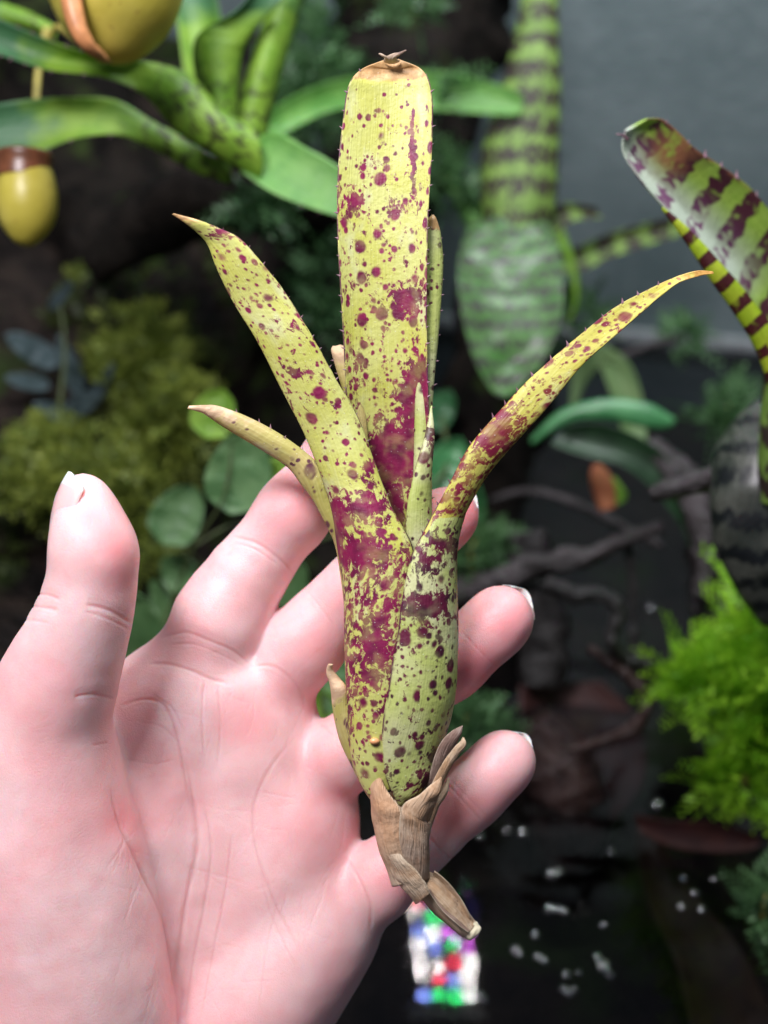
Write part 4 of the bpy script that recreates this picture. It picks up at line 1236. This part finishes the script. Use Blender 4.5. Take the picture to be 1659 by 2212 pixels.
def oval(parent, mat, cx, cy, rx, ry, ang, D, tilt=0, bul=2.0, seed=0):
    ts = np.linspace(0, 1, 9)
    a = rad(ang); ax = np.array([math.sin(a), -math.cos(a)]); sx = np.array([math.cos(a), math.sin(a)])
    L = []; R = []
    for t in ts:
        w = rx * math.sqrt(max(0, 1 - (2 * t - 1) ** 2)) * (1.15 - .45 * t) + 1.5
        c = np.array([cx, cy]) + ax * ry * (2 * t - 1)
        L.append((*(c - sx * w), tilt * (t - .5))); R.append((*(c + sx * w), tilt * (t - .5)))
    return bg(parent, mat, L, R, D, bulge=bul, nv=24, nu=10, seed=seed, wav=1.2)


VL = [(463, 893, 50, 52, 20, M_VINE_LIME, .46), (518, 1020, 74, 86, 12, M_VINE, .45), (602, 1030, 46, 62, 50, M_VINE_LIME, .46), (385, 1112, 58, 66, 30, M_VINE, .48), (385, 1238, 44, 36, 70, M_VINE, .50),
      (300, 1362, 52, 78, -12, M_VINE, .46), (622, 1262, 44, 50, 40, M_VINE, .47), (735, 1475, 40, 70, 10, M_VINE, .47), (690, 1540, 56, 48, 60, M_VINE_LIME, .47), (640, 1440, 50, 60, -20, M_VINE, .49), (345, 1310, 60, 20, 80, M_VINE, .50), (965, 1010, 50, 66, 25, M_TEAL, .52), (1006, 1076, 40, 60, -10, M_TEAL, .54), (950, 885, 34, 44, 30, M_TEAL, .58)]
for i, (x, y, rx, ry, an, m, D) in enumerate(VL):
    oval(vine, m, x, y, rx, ry * 1.08, an, D + .02, tilt=rng.uniform(-18, 4), bul=rng.uniform(-3.5, -1), seed=90 + i)
tube('stem', vine, M_VSTEM, [(300, 1480, 0, 3), (360, 1330, 10, 3), (420, 1180, 0, 3), (480, 1080, -10, 3), (500, 960, -10, 3), (470, 910, -20, 2)], D=.48, n=40, seg=8)
tube('stem', vine, M_VSTEM, [(420, 1180, 0, 3), (520, 1130, 0, 3), (620, 1180, 0, 3), (680, 1400, 0, 5), (700, 1550, 0, 4)], D=.49, n=40, seg=8)
tube('stem', vine, M_VSTEM, [(620, 1180, 0, 5), (740, 1150, 30, 5), (860, 1080, 45, 5), (960, 1020, 50, 5), (955, 900, 80, 4)], D=.49, n=40, seg=8)

bl = thing('blue_leaf_plant', 'small dark blue-green plant with shiny leaves on the bank', 'plant', W(110, 930, .56))
for i, (x, y, rx, ry, an) in enumerate(((70, 755, 34, 66, -60), (60, 825, 22, 50, -80), (150, 790, 26, 70, -20), (180, 870, 28, 40, 60), (120, 890, 22, 50, -70), (215, 840, 18, 60, 30), (130, 640, 16, 36, 40))):
    oval(bl, M_BLUELEAF, x, y, rx * .8, ry, an, .57, tilt=-15, bul=-.8, seed=110 + i)
tube('stem', bl, M_VSTEM, [(140, 960, 0, 5), (130, 880, 0, 5), (140, 760, 0, 4), (130, 660, 0, 3)], D=.555, n=24, seg=8)

# ------------------------------------------------------------------ moss and ferns
def sprig_cloud(centres, size, n_leaf, mat, name, kind_label, cat, parent=None, spread=1.0, droop=.2, kind='stuff', seed=0, shade=None):
    """many small leaflets in sprigs"""
    r = np.random.default_rng(seed)
    V = []; F = []; A = []
    for ci, (c, nrm) in enumerate(centres):
        d = nrm + r.normal(0, .55, 3); d /= np.linalg.norm(d)
        side = np.cross(d, r.normal(0, 1, 3)); side /= np.linalg.norm(side) + 1e-9
        ln = size * r.uniform(.5, 1.3)
        tint = r.uniform(0, 1) * (.75 if shade is None else shade[ci])
        for k in range(n_leaf):
            t = (k + .6) / n_leaf
            p = c + d * ln * t + np.array([0, 0, -droop * ln * t * t])
            s = side * (1 if k % 2 else -1) + d * .7
            s /= np.linalg.norm(s)
            w = np.cross(s, d + r.normal(0, .3, 3)); w /= np.linalg.norm(w) + 1e-9
            w = np.cross(w, s)
            L = ln * .42 * (1 - .6 * t) * spread
            a = L * .24
            b = len(V)
            V += [p, p + s * L * .5 + w * a, p + s * L, p + s * L * .5 - w * a]
            F.append((b, b + 1, b + 2, b + 3))
            q = min(1, max(0, tint + .35 * t + r.normal(0, .08)))
            A += [(q, t, 0, 1)] * 4
    if parent is None:
        o = obj(name, V, F, mat, attr=A)
    else:
        o = obj(name, V, F, mat, parent, attr=A)
    if kind: o['kind'] = kind
    if kind_label: tag(o, kind_label, cat)
    return o


def bank_points(n, cond, seed):
    r = np.random.default_rng(seed)
    out = []
    while len(out) < n:
        x = r.uniform(-.34, .08, 4000); y = r.uniform(.36, .85, 4000)
        z = ground_h(x, y)
        den = vnoise(np.stack([x * 22, y * 22, 0 * x], -1), 77)
        ok = (den > cond) & (z > -.01)
        e = 1e-3
        hx = (ground_h(x + e, y) - z) / e; hy = (ground_h(x, y + e) - z) / e
        for i in np.flatnonzero(ok):
            nn = np.array([-hx[i], -hy[i], 1.0]); nn /= np.linalg.norm(nn)
            out.append((np.array([x[i], y[i], z[i] - .001]), nn))
            if len(out) >= n: break
    return out


sprig_cloud(bank_points(1300, .64, 1), .014, 9, M_MOSS, 'moss', 'soft green moss covering the soil bank', 'moss', seed=2)


def blob_points(cx, cy, rx, ry, D, depth, n, seed, up=.5):
    r = np.random.default_rng(seed)
    out = []
    for i in range(n):
        v = r.normal(0, 1, 3); v /= np.linalg.norm(v); v *= r.uniform(.25, 1) ** .6
        p = W(cx + v[0] * rx, cy + v[1] * ry, D + v[2] * depth)
        nr = v[0] * RGT - v[1] * UPV + v[2] * FWD - FWD * .3 + np.array([0, 0, up])
        out.append((p, nr / (np.linalg.norm(nr) + 1e-9)))
    return out


MB = []
for i, (cx, cy, rx, ry, D, dp, n) in enumerate(((300, 790, 110, 110, .60, .03, 240), (340, 950, 90, 80, .58, .03, 200), (110, 980, 100, 50, .56, .03, 130), (60, 1050, 80, 40, .52, .02, 90), (250, 1050, 90, 60, .55, .03, 120), (240, 620, 110, 60, .66, .03, 60), (390, 860, 40, 40, .57, .02, 80), (290, 1180, 60, 50, .54, .03, 60))):
    MB += blob_points(cx, cy, rx, ry, D, dp, n, 200 + i)
MB = [(p + rng.normal(0, .004, 3), n_) for p, n_ in MB for _ in range(3)]
sprig_cloud(MB, .0105, 9, M_MOSS_BRIGHT, 'moss', 'bright feathery moss mound beside the upright thumb', 'moss', seed=5)
MC = []
for i, (cx, cy, rx, ry, D, dp, n) in enumerate(((660, 130, 60, 110, .62, .03, 130), (640, 250, 70, 80, .60, .03, 130), (700, 200, 50, 120, .62, .02, 100), (690, 640, 60, 120, .62, .03, 80), (570, 450, 60, 30, .56, .02, 70), (960, 400, 60, 60, .62, .02, 60), (900, 20, 70, 20, .60, .02, 26), (1240, 680, 60, 60, .64, .03, 60), (1470, 728, 26, 24, .655, .015, 36), (960, 200, 60, 20, .60, .01, 30))):
    MC += blob_points(cx, cy, rx, ry, D, dp, n, 260 + i)
sprig_cloud(MC, .017, 9, M_FERN_COOL, 'moss', 'dark green moss hanging on the black trunks', 'moss', seed=6)


def fern(label, blobs, mat, size, seed, base):
    t = thing('water_fern', label, 'fern', base)
    pts = []
    for i, (cx, cy, rx, ry, D, dp, n) in enumerate(blobs):
        pts += blob_points(cx, cy, rx, ry, D, dp, n, seed + i, up=.8)
    sprig_cloud(pts, size, 12, mat, 'fronds', None, None, parent=t, kind='stuff', seed=seed, spread=.8)
    b = blobs[0]
    tube('stem', t, M_TENDRIL, [(b[0], b[1] + b[3], 10, 6), (b[0], b[1], 0, 5), (b[0] + 10, b[1] - b[3] * .6, 0, 3)], D=b[4], n=16, seg=8)
    return t


fern('bright lime feathery plant growing above the water beside the black root', ((1640, 1400, 80, 130, .48, .03, 150), (1540, 1480, 90, 80, .50, .03, 120), (1620, 1520, 70, 60, .49, .03, 70)), M_FERN, .022, 300, W(1630, 1560, .49))
fern('lower green feathery plant spreading at the water surface', ((1610, 1680, 80, 80, .49, .02, 110), (1640, 1600, 60, 60, .49, .02, 50)), M_FERN, .021, 310, W(1620, 1770, .49))
fern('small dim feathery sprig beside the pup base', ((1005, 1560, 46, 40, .50, .02, 110), (1030, 1600, 40, 40, .52, .02, 60)), M_FERN_COOL, .016, 320, W(1005, 1620, .50))
fern('tuft of dim feathery leaves near the swollen base', ((1570, 900, 50, 50, .60, .02, 90),), M_FERN_COOL, .018, 330, W(1570, 960, .60))
fern('dark feathery tuft behind the middle fingertip', ((1020, 1190, 50, 60, .56, .02, 90),), M_FERN_COOL, .016, 340, W(1020, 1260, .56))
fern('dim green sprig floating past the end of the long brown leaf', ((1650, 1960, 30, 70, .45, .02, 60),), M_FERN_COOL, .014, 350, W(1650, 2040, .45))

# ------------------------------------------------------------------ bubbles on the water
def bubble_mesh(r):
    V = []; F = []
    nr, ns = 9, 16
    for k in range(nr + 1):
        b = k / nr * math.pi * .62
        for i in range(ns):
            a = i / ns * 2 * math.pi
            V.append((r * math.sin(b) * math.cos(a), r * math.sin(b) * math.sin(a), r * math.cos(b) * .9))
    for k in range(nr):
        for i in range(ns):
            F.append((k * ns + i, (k + 1) * ns + i, (k + 1) * ns + (i + 1) % ns, k * ns + (i + 1) % ns))
    me = bpy.data.meshes.new('bubble'); me.from_pydata(V, [], F); me.materials.append(M_BUBBLE)
    me.polygons.foreach_set('use_smooth', np.ones(len(F), bool))
    return me


BM = [bubble_mesh(r) for r in (.0013, .0019, .0026)]
BUB = [(1420, 1738, 2), (1190, 1890, 2), (1206, 1884, 1), (1128, 1800, 2), (1095, 1796, 1), (1036, 1806, 1), (1186, 1965, 2), (1206, 1966, 1), (1218, 1970, 1), (1155, 2022, 1), (1112, 2054, 2), (1120, 2062, 1), (1160, 2068, 1), (1174, 2076, 1), (1290, 2068, 1),
       (1305, 2086, 2), (1316, 2106, 1), (1298, 2092, 1), (1036, 2150, 1), (1044, 2160, 1), (1216, 2138, 1), (1228, 2146, 1), (1240, 2138, 0), (1222, 2106, 1), (1250, 2102, 0), (1300, 2000, 0), (1320, 1842, 0), (1210, 1282, 2), (1404, 1316, 2), (1124, 1212, 2), (1112, 1194, 1),
       (1146, 1400, 0), (1475, 1900, 0), (1500, 1930, 1), (1515, 1965, 1), (1540, 1900, 0), (1470, 1960, 1)]
for i, (x, y, s) in enumerate(BUB):
    o = bpy.data.objects.new('bubble', BM[s]); COL.objects.link(o)
    o.location = on_plane(x, y, -.0002)
    sz = ('pinhead', 'small', 'larger')[s]
    if y < 1450: where = 'among the black roots'
    elif x > 1400: where = 'beside the dark red leaf and brown leaf'
    elif y < 1850: where = 'close under the little fingertip'
    elif x < 1100: where = 'by the mirrored lamp'
    else: where = 'in the loose clusters past the cut stem'
    tag(o, f'{sz} glinting air bubble on the dark water {where}', 'bubble', f'{sz} bubbles {where}')

# ------------------------------------------------------------------ lamp whose reflection shows in the water
hit = on_plane(957, 2008, 0)
dr = hit - CAM; dr[2] *= -1; dr /= np.linalg.norm(dr)
lp = hit + dr * .66
lamp = thing('led_lamp', 'small lamp with coloured diodes hanging over the tank, mirrored in the water', 'lamp', lp)
M_HOUSE = flat('lamp_housing', (.05, .05, .055), .4)
slab('housing', lp + np.array([0, 0, .008]), np.array([.032, 0, 0]), np.array([0, .078, 0]), np.array([0, 0, .006]), M_HOUSE, lamp)


def emit(name, col, s):
    g = G(name); e = g.n('Emission'); e.inputs[0].default_value = (*col, 1); e.inputs[1].default_value = s
    return g.done(e.outputs[0])


ME = [emit('diode_white', (1, .97, .95), 420), emit('diode_green', (.05, 1, .25), 330), emit('diode_red', (1, .05, .12), 330), emit('diode_blue', (.25, .35, 1), 330), emit('diode_violet', (.9, .15, 1), 330)]
for j in range(9):
    for i in range(4):
        c = lp + np.array([(i - 1.5) * .0145 + rng.uniform(-.0022, .0022), (j - 4) * .0168 + rng.uniform(-.003, .003), .0005])
        V = [c] + [c + .0026 * np.array([math.cos(a), math.sin(a), 0]) for a in np.linspace(0, 2 * math.pi, 10, endpoint=False)]
        obj('diode', V, [(0, k + 1, (k + 1) % 10 + 1) for k in range(10)], ME[int(rng.choice([0, 0, 1, 2, 1, 3, 4, 0]))], lamp, smooth=False)
